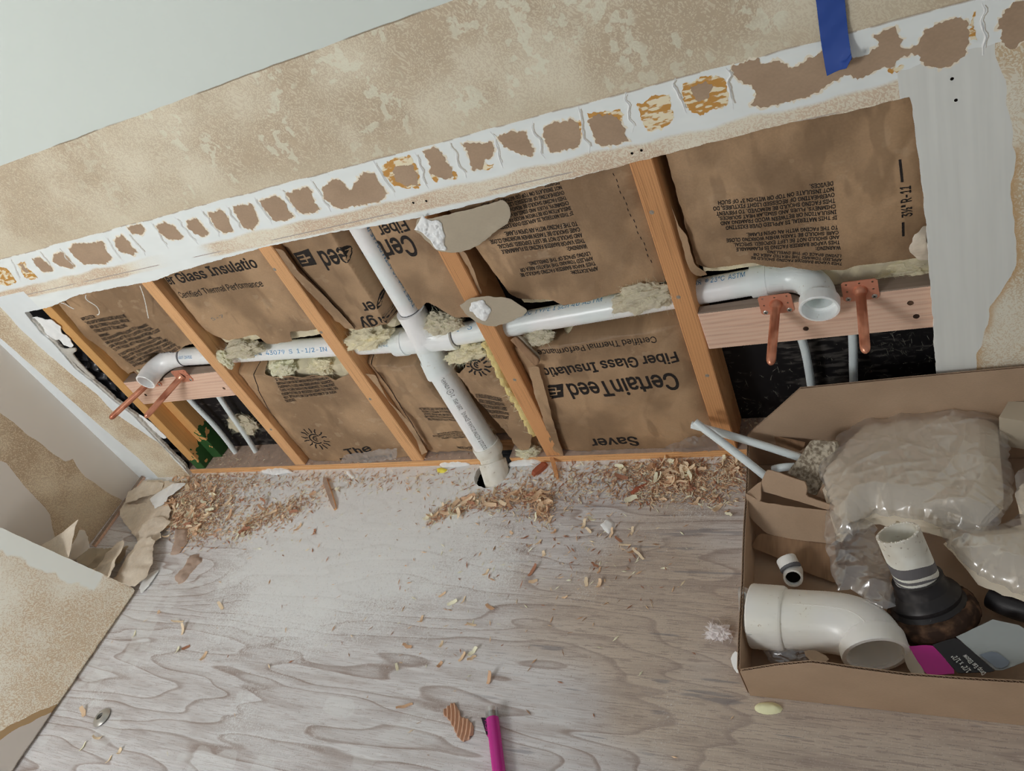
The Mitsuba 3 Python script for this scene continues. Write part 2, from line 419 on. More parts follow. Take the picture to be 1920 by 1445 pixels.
def kraft_fn(p, n, uv):
    f = FB(p.x * 420, p.z * 420, p.y * 60, octaves=2)
    g = FB(p.x * 11, p.z * 11, p.y * 4, octaves=4)
    c = lerpc(C3(alb(126, 102, 78)), C3(alb(158, 130, 101)), smoothstep(0.3, 0.72, g))
    c = c * (0.92 + 0.16 * f)
    sc_ = smoothstep(0.68, 0.76, FB(p.x * 46, p.z * 60, 7.0)) * smoothstep(0.5, 0.62, FB(p.x * 5, p.z * 5, 2.0))
    c = lerpc(c, C3(alb(178, 158, 134)), sc_ * 0.22)
    return lerpc(c, C3(alb(110, 88, 66)), smoothstep(0.62, 0.74, FB(p.x * 30 + 5, p.z * 12, 3.0)) * 0.4)
mat('m_kraft', proc(kraft_fn), 0.55, 0.35)
def card_fn(p, n, uv):
    g = FB(p.x * 14, p.y * 14, p.z * 14, octaves=3)
    f = FB(p.x * 500, p.y * 500, p.z * 500, octaves=2)
    return lerpc(C3(alb(148, 125, 104)), C3(alb(164, 141, 119)), g) * (0.95 + 0.1 * f)
mat('m_card', proc(card_fn), 0.8, 0.2)
def card2_fn(p, n, uv):
    g = FB(p.x * 260, p.y * 30, p.z * 60, octaves=2)
    return lerpc(C3(alb(118, 92, 70)), C3(alb(144, 115, 90)), g)
mat('m_card_brown', proc(card2_fn), 0.8, 0.2)
def pvc_fn(p, n, uv):
    g = FB(p.x * 9, p.y * 9, p.z * 9, octaves=3)
    d = FB(p.x * 200, p.y * 200, p.z * 200, octaves=2)
    c = lerpc(C3(alb(222, 230, 231)), C3(alb(210, 219, 221)), smoothstep(0.4, 0.7, g))
    return lerpc(c, C3(alb(168, 160, 148)), smoothstep(0.76, 0.86, d * 0.75 + g * 0.3) * 0.5)
mat('m_pvc', proc(pvc_fn), 0.28, 0.5)
def pvcd_fn(p, n, uv):
    g = FB(p.x * 24, p.y * 24, p.z * 24, octaves=3)
    d = FB(p.x * 210, p.y * 210, p.z * 210, octaves=2)
    c = lerpc(C3(alb(214, 214, 206)), C3(alb(196, 192, 180)), smoothstep(0.35, 0.7, g))
    return lerpc(c, C3(alb(120, 104, 84)), smoothstep(0.64, 0.78, d * 0.6 + g * 0.4) * 0.6)
mat('m_pvc_dirty', proc(pvcd_fn), 0.5, 0.4)
def cream_fn(p, n, uv):
    g = FB(p.x * 20, p.y * 20, p.z * 20, octaves=3)
    d = FB(p.x * 260, p.y * 260, p.z * 260, octaves=2)
    c = lerpc(C3(alb(230, 230, 222)), C3(alb(218, 216, 204)), g)
    return lerpc(c, C3(alb(140, 112, 76)), smoothstep(0.74, 0.86, d * 0.6 + g * 0.42) * 0.5)
mat('m_pvc_cream', proc(cream_fn), 0.3, 0.5)
def copper_fn(p, n, uv):
    g = FB(p.x * 60, p.y * 25, p.z * 60, octaves=3)
    return lerpc(C3(lin(226, 156, 126)), C3(lin(176, 108, 82)), smoothstep(0.35, 0.7, g))
bs('m_copper', {'type': 'principled', 'base_color': proc(copper_fn), 'metallic': 0.55, 'roughness': 0.3, 'specular': 0.5})
mat('m_copper_plate', alb(190, 128, 104), 0.45, 0.5, metallic=0.35)
def black_fn(p, n, uv):
    g = FB(p.x * 10, p.z * 10, p.y * 10, octaves=4)
    f = FB(p.x * 40, p.z * 130, 3.0, octaves=3)
    return lerpc(C3(lin(24, 22, 24)), C3(lin(96, 92, 88)), smoothstep(0.56, 0.72, f * 0.5 + g * 0.5) * 0.7)
mat('m_black', proc(black_fn), 0.6, 0.3)
def gyp_fn(p, n, uv):
    g = FB(p.x * 60, p.y * 60, p.z * 60, octaves=3)
    return lerpc(C3(alb(150, 146, 138)), C3(alb(196, 194, 186)), g)
mat('m_gypsum', proc(gyp_fn), 0.9, 0.15)
def backpaper_fn(p, n, uv):
    g = FB(p.x * 13, p.y * 13, p.z * 13, octaves=3)
    f = FB(p.x * 300, p.y * 300, p.z * 300, octaves=2)
    return lerpc(C3(alb(150, 139, 122)), C3(alb(166, 156, 138)), g) * (0.96 + 0.08 * f)
mat('m_backpaper', proc(backpaper_fn), 0.85, 0.2)
def torn_fn(p, n, uv):
    g = FB(p.x * 24, p.y * 24, p.z * 24, octaves=3)
    f = FB(p.x * 360, p.y * 360, p.z * 360, octaves=2)
    return lerpc(C3(alb(146, 124, 104)), C3(alb(166, 144, 122)), g) * (0.94 + 0.12 * f)
mat('m_torn', proc(torn_fn), 0.9, 0.15)
def gold_fn(p, n, uv):
    f = FB(p.x * 90, p.z * 240, 2.0, octaves=3)
    return lerpc(C3(alb(176, 130, 66)), C3(alb(214, 204, 176)), smoothstep(0.44, 0.6, f))
mat('m_glue', proc(gold_fn), 0.5, 0.4)
def paper_fn(p, n, uv):
    f = FB(p.x * 260, p.y * 260, p.z * 260, octaves=2)
    g = FB(p.x * 18, p.y * 18, p.z * 18, octaves=3)
    return lerpc(C3(alb(182, 168, 150)), C3(alb(212, 203, 188)), g) * (0.92 + 0.16 * f)
mat('m_paper', proc(paper_fn), 0.88, 0.15)
def rust_fn(p, n, uv):
    g = FB(p.x * 70, p.y * 70, p.z * 70, octaves=4)
    return lerpc(C3(lin(58, 42, 34)), C3(lin(112, 84, 64)), smoothstep(0.4, 0.75, g))
mat('m_rust', proc(rust_fn), 0.8, 0.25)
def rubber_fn(p, n, uv):
    g = FB(p.x * 40, p.y * 40, p.z * 40, octaves=3)
    return lerpc(C3(lin(40, 38, 40)), C3(lin(72, 68, 68)), smoothstep(0.5, 0.75, g))
mat('m_rubber', proc(rubber_fn), 0.45, 0.4)
VC = {'type': 'mesh_attribute', 'name': 'vertex_color'}
mat('m_vc', VC, 0.85, 0.2)
mat('m_vcg', VC, 0.35, 0.5)
mat('m_ink', lin(40, 36, 34), 0.7, 0.2)
mat('m_ink_blue', alb(72, 122, 168), 0.6, 0.3)
mat('m_ink_gray', alb(92, 92, 96), 0.6, 0.3)
mat('m_steel', alb(168, 166, 160), 0.35, 0.5, metallic=0.6)
mat('m_nail', alb(150, 140, 128), 0.45, 0.5, metallic=0.5)
mat('m_tape', alb(42, 70, 140), 0.6, 0.3)
mat('m_magenta', alb(172, 34, 128), 0.3, 0.5)
mat('m_pex', alb(206, 216, 228), 0.35, 0.5)
mat('m_plaster', alb(216, 222, 222), 0.9, 0.15)
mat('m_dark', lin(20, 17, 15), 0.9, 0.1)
mat('m_frame', alb(225, 225, 222), 0.5, 0.4)
# clear film: mostly see-through, a little milky
bs('m_film', {'type': 'blendbsdf', 'weight': 0.30, 'a': {'type': 'thindielectric', 'int_ior': 1.5},
              'b': {'type': 'twosided', 'bsdf': {'type': 'principled', 'base_color': {'type': 'rgb', 'value': [0.72, 0.72, 0.73]}, 'metallic': 0.55, 'roughness': 0.2, 'specular': 0.9, 'clearcoat': 0.8, 'clearcoat_gloss': 0.9}}})
WOOL = (alb(216, 207, 174), alb(180, 172, 152), alb(228, 220, 192))

# ------------------------------------------------------------------ the setting
OPEN_TOP = [(46, 586), (93, 576), (115, 566), (146, 553), (213, 540), (292, 526), (332, 510), (415, 486), (498, 463), (640, 433), (720, 421), (797, 406), (945, 369), (1007, 351), (1140, 318), (1280, 281), (1480, 231), (1600, 208), (1707, 182)]
OPEN_RIGHT = [(1710, 200), (1717, 267), (1727, 333), (1732, 383), (1737, 433), (1740, 480), (1743, 523), (1747, 573), (1750, 613), (1755, 700)]
OPEN_LEFT = [(344, 876), (297, 829), (249, 779), (212, 751), (183, 725), (141, 692), (101, 645), (78, 626), (60, 604)]
opening = XZ(OPEN_TOP + OPEN_RIGHT, DF) + [(float(PY(1755, 700, DF)[0]), -0.05), (float(PZ(356, 890, 0)[0]), -0.05)] + XZ(OPEN_LEFT, DF)
hole = sg.Polygon(opening).buffer(0)
hole = ragged(hole.intersection(sg.box(-1, 0.0, 3, 2)), 0.006, 0.0011, 3).union(sg.box(hole.bounds[0] + 0.1, -0.05, hole.bounds[2] - 0.03, 0.1).intersection(hole))
face = sg.box(XL, 0.0, 3.3, 2.44).difference(hole.buffer(0.0003))
face = max(face.geoms, key=lambda g: g.area) if face.geom_type != 'Polygon' else face
obj('wall_back', prism_xz(face, DF, -0.0004), 'm_wall', smooth=False)
tag('wall_back', 'wall with peeled paint and a wide cut opening that shows the studs', kind='structure')
# the crumbled gypsum edge of the cut
gl = sg.LineString(XZ(OPEN_LEFT, DF)).buffer(0.008).intersection(hole)
gl = ragged(max(gl.geoms, key=lambda q: q.area) if gl.geom_type != 'Polygon' else gl, 0.004, 0.003, 17)
obj('gypsum_edge', prism_xz(gl, DF + 0.004, -0.0008), 'm_gypsum', 'wall_back', smooth=False)
obj('gypsum_edge', cat([prism_xz(face.intersection(hole.buffer(0.0016)).difference(hole.buffer(0.0003)), DF + 0.001, -0.0008)]), 'm_gypsum', 'wall_back', smooth=False)

SH = 0.089
obj('wall_sheathing', bbox(XL - 0.02, 3.3, SH, SH + 0.012, -0.2, 2.44), 'm_black', smooth=False)
tag('wall_sheathing', 'black sheathing paper at the back of the stud bays', kind='structure')
obj('wall_left', bbox(XL - 0.013, XL, -2.4, -0.0002, 0.0, 2.44), 'm_wall_left', smooth=False)
tag('wall_left', 'short side wall with a band of bare speckled paper', kind='structure')
hx, hy = PZ(922, 886, 0.0)[:2]
slab = sg.box(XL - 0.013, -2.4, 3.3, -0.0006).difference(sg.Polygon(ragged(sg.Point(hx, hy).buffer(0.047), 0.005, 0.002, 9).exterior).buffer(0))
fm = prism_xy(slab, -0.019, 0.0)
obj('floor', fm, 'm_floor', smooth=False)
tag('floor', 'dusty plywood floor with wavy grain', kind='structure')
obj('subfloor_void', cat([bbox(hx - 0.1, hx + 0.1, hy - 0.1, min(hy + 0.1, -0.001), -0.16, -0.15), bbox(hx - 0.1, hx - 0.09, hy - 0.1, -0.001, -0.15, -0.02), bbox(hx + 0.09, hx + 0.1, hy - 0.1, -0.001, -0.15, -0.02), bbox(hx - 0.09, hx + 0.09, hy - 0.1, hy - 0.09, -0.15, -0.02), bbox(hx - 0.09, hx + 0.09, -0.006, -0.001, -0.15, -0.02)]), 'm_dark', 'floor', smooth=False)  # dark box added under the hole, stops ambient light shining up
wx0, wx1, wz0, wz1, wy = WINDOW
wf = sg.box(XL, 0, 3.3, 2.44).difference(sg.box(wx0, wz0, wx1, wz1))
obj('wall_front', prism_xz(wf, wy - 0.1, wy), 'm_frame', smooth=False)
tag('wall_front', 'plain wall behind the camera with a window', kind='structure')
fr = sg.box(wx0, wz0, wx1, wz1).difference(sg.box(wx0 + 0.04, wz0 + 0.04, wx1 - 0.04, wz1 - 0.04))
obj('window_1', prism_xz(fr, wy - 0.06, wy + 0.02), 'm_frame', smooth=False)
tag('window_1', 'window in the wall behind the camera', kind='structure')
pane = trimesh.Trimesh([(wx0 + 0.04, wy - 0.02, wz0 + 0.04), (wx0 + 0.04, wy - 0.02, wz1 - 0.04), (wx1 - 0.04, wy - 0.02, wz1 - 0.04), (wx1 - 0.04, wy - 0.02, wz0 + 0.04)], [[0, 1, 2], [0, 2, 3]], process=False)
obj('pane', pane, 'm_frame', 'window_1', smooth=False, emitter={'type': 'area', 'radiance': {'type': 'rgb', 'value': WINDOW_LIGHT}})

# torn paper on the tile strip: where each tile pulled the face paper off
Z1, Z2, Z3, Z4 = (3, 0, 0), (3, 640, 0), (3, 1280, 0), (3.01, 0, 440)
PATCH = [
    ('p', Z4, [(185,135),(230,125),(250,150),(300,185),(290,210),(240,205),(205,175)]),
    ('p', Z4, [(305,110),(350,95),(390,130),(430,180),(400,190),(340,175),(300,150)]),
    ('p', Z4, [(390,80),(420,50),(520,45),(580,35),(600,90),(635,130),(600,165),(520,165),(480,170),(430,130)]),
    ('p', Z4, [(650,20),(690,0),(720,30),(740,60),(775,90),(750,115),(690,100),(650,60)]),
    ('p', Z1, [(715,1275),(790,1260),(820,1290),(790,1320),(740,1310)]),
    ('p', Z1, [(880,1270),(930,1250),(980,1270),(1030,1330),(1020,1350),(950,1345),(900,1310)]),
    ('p', Z1, [(1045,1240),(1110,1230),(1140,1270),(1180,1310),(1140,1330),(1090,1310),(1055,1270)]),
    ('p', Z1, [(1170,1200),(1250,1180),(1290,1240),(1310,1300),(1260,1310),(1210,1270)]),
    ('p', Z1, [(1310,1160),(1410,1145),(1440,1190),(1455,1250),(1420,1290),(1370,1280),(1330,1210)]),
    ('p', Z1, [(1455,1130),(1550,1100),(1600,1130),(1620,1180),(1655,1215),(1610,1240),(1540,1240),(1500,1190)]),
    ('p', Z1, [(1620,1090),(1720,1050),(1755,1070),(1760,1120),(1800,1180),(1740,1200),(1690,1200),(1640,1140)]),
    ('p', (1, 0, 0), [(603,353),(626,336),(640,336),(655,358),(683,323),(703,325),(707,337),(720,353),(727,363),(713,377),(690,382),(660,387),(640,392),(625,385),(608,370)]),
    ('g', Z2, [(225,930),(300,888),(385,875),(425,930),(445,1010),(445,1055),(380,1060),(300,1045),(245,990)]),
    ('p', Z2, [(290,950),(360,920),(400,930),(440,990),(430,1040),(370,1045),(300,1010)]),
    ('p', Z2, [(460,850),(520,825),(570,860),(585,910),(620,940),(630,990),(590,1010),(540,990),(500,970),(490,900)]),
    ('g', Z2, [(505,985),(545,990),(550,1015),(515,1020)]),
    ('g', Z2, [(625,965),(650,965),(655,1000),(630,1005)]),
    ('p', Z2, [(680,810),(740,800),(800,810),(840,795),(860,830),(850,880),(800,900),(790,950),(740,960),(720,900),(715,850)]),
    ('g', Z2, [(790,935),(855,925),(850,945),(795,955)]),
    ('p', Z2, [(880,770),(950,740),(1040,735),(1050,780),(1085,840),(1080,885),(1020,870),(960,850),(910,820)]),
    ('g', Z2, [(1300,680),(1345,675),(1350,760),(1330,740)]),
    ('p', Z2, [(1130,720),(1200,690),(1300,670),(1330,690),(1350,770),(1330,830),(1260,840),(1180,860),(1150,800)]),
    ('g', Z2, [(1390,640),(1560,610),(1590,640),(1580,680),(1400,670)]),
    ('p', Z2, [(1380,680),(1420,645),(1520,640),(1580,690),(1590,740),(1615,780),(1590,800),(1490,820),(1430,810),(1420,750)]),
    ('g', Z2, [(1660,590),(1760,540),(1840,540),(1860,600),(1865,680),(1800,730),(1720,740),(1690,680)]),
    ('g', Z3, [(0,470),(60,460),(120,430),(230,430),(260,540),(250,600),(170,620),(100,650),(50,630),(20,600),(0,540)]),
    ('p', Z3, [(50,490),(130,460),(160,490),(140,550),(100,570),(60,530)]),
    ('p', Z3, [(270,380),(330,350),(420,330),(440,350),(520,340),(560,350),(600,385),(660,370),(700,340),(780,290),(850,240),(920,330),(1010,310),(1080,280),(1100,260),(1080,200),(1150,165),(1200,150),(1210,190),(1230,260),(1290,270),(1330,230),(1370,160),(1450,120),(1540,95),(1600,110),(1620,180),(1600,290),(1560,330),(1500,370),(1420,380),(1370,360),(1340,320),(1290,300),(1220,330),(1150,380),(1060,410),(990,440),(900,420),(860,460),(800,480),(760,520),(680,550),(600,570),(520,590),(430,600),(390,590),(410,530),(405,490),(350,470),(300,450)]),
    ('g', Z3, [(1150,385),(1240,370),(1220,400),(1170,415)]),
    ('g', Z3, [(1600,190),(1630,60),(1645,60),(1650,190),(1640,225),(1605,220)]),
    ('p', Z3, [(1780,120),(1820,50),(1880,10),(1960,-20),(1960,210),(1880,270),(1830,265),(1800,210)]),
    ('g', Z4, [(0,180),(40,190),(70,230),(95,265),(60,285),(20,285),(-30,275),(-30,190)]),
    ('g', Z4, [(95,165),(140,150),(150,185),(190,215),(215,245),(180,255),(140,240),(120,200)]),
    ('p', Z4, [(110,165),(135,160),(142,185),(170,212),(150,215),(125,190)]),
]
for i, (k, z, pts) in enumerate(PATCH):
    g = ragged(XZ(sc(pts, *z), DF), 0.0026, 0.0030, 20 + i)
    t = 0.0006 if k == 'g' else 0.001
    if k == 'p':
        rim = ragged(g.buffer(0.0018), 0.0026, 0.0032, 120 + i)
    key = obj('torn_patch' if k == 'p' else 'glue_stain', prism_xz(g, DF - t, DF), 'm_torn' if k == 'p' else 'm_glue', 'wall_back', smooth=False)
    if k == 'p': obj('rim', prism_xz(rim, DF - 0.0005, DF), 'm_rim', key, smooth=False)
mat('m_rim', alb(214, 207, 190), 0.9, 0.15)
RIDGE = [(Z2, a) for a in ([190,900,310,1110],[410,860,495,1060],[610,790,700,1000],[840,740,920,940],[1070,680,1145,890],[1320,600,1400,860],[1590,520,1650,740],[1870,440,1925,640])] + \
        [(Z3, a) for a in ([250,380,300,610],[1690,10,1690,310])] + \
        [(Z1, a) for a in ([1740,1010,1860,1190],[1580,1060,1680,1210],[1430,1110,1530,1260],[1270,1160,1370,1300],[1130,1180,1240,1330],[990,1220,1110,1375],[850,1250,950,1395],[720,1310,825,1435],[590,1330,690,1470])] + \
        [(Z4, a) for a in ([330,70,420,180],[220,90,300,190],[60,130,120,260])]
rng = np.random.default_rng(5)
mat('m_groove', alb(168, 164, 154), 0.9, 0.1)
for i, (z, a) in enumerate(RIDGE):
    (x0, z0), (x1, z1) = XZ(sc([(a[0], a[1]), (a[2], a[3])], *z), DF)
    n = 16; s = np.linspace(0, 1, n)
    mid = np.c_[x0 + (x1 - x0) * s, np.zeros(n), z0 + (z1 - z0) * s]
    mid[:, 0] += (meshkit.noise(np.c_[s * 6, np.full(n, i), np.zeros(n)]) - 0.5) * 0.008
    w = 0.0019 * (0.4 + meshkit.noise(np.c_[s * 9, np.full(n, i + 40), np.zeros(n)])) * np.sin(np.pi * np.clip(s, 0.06, 0.94)) ** 0.5
    V = []
    for j in range(n):
        c = mid[j]
        V += [(c[0] - w[j], DF, c[2]), (c[0] - w[j] * 0.1, DF - w[j] * 1.1, c[2]), (c[0] + w[j], DF, c[2])]
    Fs = []
    for j in range(n - 1):
        for q in range(2):
            A, B, Cc, D = 3 * j + q, 3 * j + q + 1, 3 * j + 4 + q, 3 * j + 3 + q
            Fs += [[A, B, Cc], [A, Cc, D]]
    m = trimesh.Trimesh(np.array(V), Fs, process=False)
    if m.face_normals[:, 1].mean() > 0: m.invert()
    obj('plaster_ridge', m, 'm_plaster', 'wall_back', smooth=False)
    L_ = [(mid[j][0] + 0.0030 + 0.0006 * math.sin(j * 1.9 + i), mid[j][2]) for j in range(1, n - 2)]
    obj('groove', prism_xz(sg.LineString(L_).buffer(0.0006 + 0.0003 * (i % 3), cap_style='flat'), DF - 0.0003, DF), 'm_groove', 'wall_back', smooth=False)
for (px, py) in sc([(405,1140),(478,1130),(1635,862),(1688,845)], *Z2) + sc([(1515,443),(1537,563)], *Z3):
    q = PY(px, py, DF)
    obj('nail_hole', revolve([(0.0016, 0.0), (0.0022, 0.0004), (0.0016, 0.0008), (0, 0.0008)], q, (0, -1, 0), 10), 'm_dark', 'wall_back')
# ------------------------------------------------------------------ framing
def stud(top, bot, z_top=2.3, depth=0.0885, zb=None, key='wall_stud', parent=None):
    """front face through photo points at its upper (left, right) and lower (left, right) edges"""
    a, b = PY(*top[0], 0), PY(*top[1], 0); c, d = PY(*bot[0], 0), PY(*bot[1], 0)
    zb = 0.0196 if zb is None else zb
    def at(p, q, z):
        return p[0] + (q[0] - p[0]) * (z - p[2]) / (q[2] - p[2])
    xs = [at(a, c, z_top), at(b, d, z_top), at(a, c, zb), at(b, d, zb)]
    wt, wb = xs[1] - xs[0], xs[3] - xs[2]
    return xs
STUDS = []
def make_stud(x_of, label):
    """x_of(z) -> (left, right)"""
    t = thing('wall_stud', label, 'stud', 'wall studs in the opening')
    zb, zt = 0.0198, 1.2
    c = []
    for s in (0, 1):
        for y in (0.0, 0.0885):
            for z in (zb, zt):
                c.append((x_of(z)[s], y, z))
    obj('timber', bevel_hull(c, 0.0018), 'm_stud', t, smooth=False)
    STUDS.append(x_of)
    return t
def lin2(p, q):
    (x0, z0), (x1, z1) = p, q
    return lambda z: x0 + (x1 - x0) * (z - z0) / (z1 - z0)
def xof(tc, bc, w=0.0381):
    f = lin2(XZ([tc], 0)[0], XZ([bc], 0)[0])
    return lambda z: (f(z) - w / 2, f(z) + w / 2)
S0 = lambda z: (-0.019, 0.019)
S1 = xof((276.5, 532), (558, 866))
S2 = xof((501, 471), (778, 856.5))
S3 = xof((838, 472), (1035, 849))
S4 = xof((1222, 372), (1352, 800), 0.0385)
studs = [make_stud(S0, 'wall stud at the left end of the opening, painted green at its foot'),
         make_stud(S1, 'second stud from the left, right of the left copper pipes'),
         make_stud(S2, 'third stud from the left, just left of the white pipe cross'),
         make_stud(S3, 'stud behind the loose round paper scrap, right of the pipe cross'),
         make_stud(S4, 'orange stud left of the large white pipe elbow, nearest the cardboard box')]
rng = np.random.default_rng(3)
def screw(parent, q, r=0.0042, name='screw', m='m_nail'):
    q = np.asarray(q)
    obj(name, revolve([(0, -0.0006), (r * 0.35, -0.0004), (r * 0.4, 0.0003), (r * 0.8, 0.0002), (r, 0.0012), (r * 0.6, 0.004), (0, 0.006)], q - [0, 0.0008, 0], (0, 1, 0), 14), m, parent)
for i, pts in ((1, [(508, 805)]), (2, [(515, 505), (602, 623), (694, 748)]), (3, [(905, 560), (965, 712)]), (4, [(1222, 398), (1272, 557), (1326, 704)])):
    for a in pts:
        screw(studs[i], PY(*a, 0.0), 0.0045)
xr = 2.1
t = thing('bottom_plate', 'long wooden bottom plate lying under the studs along the floor', 'lumber')
nx = float(PZ(925, 886, 0.01)[0])
pl = sg.box(-0.25, 0.0, 3.2, 0.0886).difference(sg.box(nx - 0.036, -0.1, nx + 0.036, 0.06))
obj('timber', cat([prism_xy(g, -0.0188, 0.0196) for g in getattr(pl, 'geoms', [pl])]), 'm_plate', t, smooth=False)
zb = 0.3925
t = thing('blocking', 'pale wooden block between the studs behind the right copper pipes', 'lumber')
def notched(m):
    c = man(tube([(0.15, 0.046, 0.4237), (0.9, 0.046, 0.380)], 0.0275, 40)) + man(tube([(1.08, 0.046, 0.3773), (1.775, 0.046, 0.4148)], 0.0305, 40))
    for E, sx, rb in (((1.7705, 0.046, 0.4125), 1, 0.060), ((0.247, 0.046, 0.4205), -1, 0.060)):
        a = arc(np.array(E) + [sx * 0.022, -rb, 0], (0, 1, 0), (sx, 0, 0), rb, 0, math.pi / 2, 14)
        for i, q in enumerate(a): q[2] -= 0.012 * (i / 13) ** 1.6
        c = c + man(tube(a, 0.0285, 40))
    return tm(man(m) - c)
obj('timber', notched(bevel_hull(box8(S4(0.35)[1] + 0.0005, 2.03, 0.0, 0.0381, zb - 0.0878, zb + 0.001), 0.0015)), 'm_block', t, smooth=False)
for a in ((1511, 616), (1707, 568), (1718, 593)):
    q = PY(*a, 0.0)
    obj('knot', revolve([(0, -0.0004), (0.0045, -0.0004), (0.006, 0.0008), (0.004, 0.002), (0, 0.002)], q, (0, 1, 0), 12), 'm_rust', t)
t = thing('blocking', 'pale wooden block between the studs behind the left copper pipes', 'lumber')
obj('timber', notched(bevel_hull(box8(0.0195, S1(0.35)[0] - 0.0005, 0.0, 0.0381, zb - 0.0878, zb + 0.001), 0.0015)), 'm_block', t, smooth=False)
for a in ((420, 728), (273, 740)):
    q = PY(*a, 0.0)
    obj('knot', revolve([(0, -0.0004), (0.004, -0.0004), (0.005, 0.0008), (0.004, 0.002), (0, 0.002)], q, (0, 1, 0), 12), 'm_rust', t)
t = thing('wood_block', 'brown board standing in the lower left bay beside the green stud foot', 'lumber')
obj('timber', bevel_hull(box8(0.0195, 0.058, 0.045, 0.0885, 0.0198, 0.30), 0.002), 'm_stud', t, smooth=False)

# ------------------------------------------------------------------ insulation batts with printed paper
PIPES = [((0.20, 0.423), (0.9485, 0.3775), 0.03), ((0.93, 0.376), (1.10, 0.376), 0.036), ((1.0845, 0.3775), (1.80, 0.4135), 0.03), ((1.018, 0.40), (1.032, 0.90), 0.03), ((1.0145, 0.37), (1.02, 0.24), 0.036), ((1.02, 0.24), (1.062, 0.02), 0.033)]
PIPE_CUT = shapely.union_all([sg.LineString([a, b]).buffer(r) for a, b, r in PIPES])
def pipe_push(x, z):
    w = np.zeros(len(x))
    for (a, b, r) in PIPES:
        a, b = np.array(a), np.array(b); d = b - a; L2 = d @ d
        s = np.clip(((x - a[0]) * d[0] + (z - a[1]) * d[1]) / L2, 0, 1)
        q = np.hypot(x - a[0] - s * d[0], z - a[1] - s * d[1])
        t = np.clip((q - r) / 0.016, 0, 1); t = 1 - t * t * (3 - 2 * t)
        w = np.maximum(w, t)
    return w
def facing_y(seed, depth=0.014, amp=0.010):
    def f(x, z, edge):
        p = np.c_[x * 7, z * 5, np.full(len(x), seed * 1.7)]
        w = meshkit.fbm(p, 3, seed) - 0.5
        q = np.c_[x * 26 + w * 4, z * 20 - w * 5, np.full(len(x), seed * 2.9)]
        r = np.abs(meshkit.fbm(q, 3, seed + 5) - 0.5)
        k = meshkit.noise(np.c_[x * 120, z * 120, np.full(len(x), seed)], seed) - 0.5
        bulge = np.exp(-edge / 0.02)
        rc = np.random.default_rng(seed * 17)
        cr = np.zeros(len(x))
        x0_, z0_ = 0.4064 * {1: 0, 2: 1, 3: 1, 4: 2, 5: 2, 6: 3, 7: 3, 8: 4}[seed], (0.0 if seed in (3, 5, 7) else 0.40)
        for _ in range({3: 26, 5: 44, 7: 46, 1: 34}.get(seed, 18)):
            cx, cz, an, L = x0_ + rc.uniform(0, 0.42), z0_ + rc.uniform(0, 0.36), rc.uniform(0, 3.14), rc.uniform(0.02, 0.09)
            dx, dz = x - cx, z - cz
            al = dx * math.cos(an) + dz * math.sin(an); ac = -dx * math.sin(an) + dz * math.cos(an) + al * al * rc.normal(0, 4)
            wd = rc.uniform(0.003, 0.008)
            cr += rc.uniform(-0.5, 0.5) * wd * np.exp(-np.abs(ac) / wd) * np.exp(-(al / L) ** 4)
        return depth + cr + w * amp * 1.6 + (0.12 - r) * amp * 0.75 + k * 0.0007 + bulge * 0.012
    return f
def batt(label, poly, seed, x_lo, x_hi, depth=0.012, amp=0.010, core=True, res=0.0055, span=None):
    t = thing('insulation_batt', label, 'insulation', 'paper-faced insulation batts between the studs')
    g = poly if isinstance(poly, sg.Polygon) else sg.Polygon(poly).buffer(0)
    f = facing_y(seed, depth, amp)
    xl, xh = (x_lo if callable(x_lo) else (lambda z: x_lo)), (x_hi if callable(x_hi) else (lambda z: x_hi))
    def yy(x, z):
        zc = np.asarray(z)
        e = np.minimum(x - np.vectorize(xl)(zc), np.vectorize(xh)(zc) - x)
        y = np.clip(f(x, z, np.maximum(e, 0)), 0.0025, 0.07)
        return y + (0.0785 - y) * pipe_push(np.asarray(x), zc)
    place = lambda p: np.c_[p[:, 0], yy(p[:, 0], p[:, 1]), p[:, 1]]
    obj('facing', sheet(g, res, place, 0.0006), 'm_kraft', t, smooth=True)
    if core:
        zz = np.linspace(0.021, ZT, 14)
        bayp = sg.Polygon([(xl(z) + 0.004, z) for z in zz] + [(xh(z) - 0.002, z) for z in zz[::-1]]).buffer(0)
        lo_, hi_ = span or (0.385, ZT)
        gi = bayp.intersection(sg.box(-9, lo_, 9, hi_)).difference(PIPE_CUT)
        if gi.geom_type != 'Polygon': gi = max(gi.geoms, key=lambda q: q.area)
        m = sheet(gi, 0.012, lambda p: np.c_[p[:, 0], np.minimum(yy(p[:, 0], p[:, 1]) + 0.014 + (meshkit.fbm(np.c_[p * 60, p[:, :1]], 3, seed)) * 0.012, 0.078), p[:, 1]], 0.008)
        v = meshkit.noise(m.vertices * 90, seed)[:, None]
        obj('glass_wool', m, 'm_vc', t, smooth=False, color=np.array(WOOL[0]) * v + np.array(WOOL[1]) * (1 - v))
    return t, yy, g
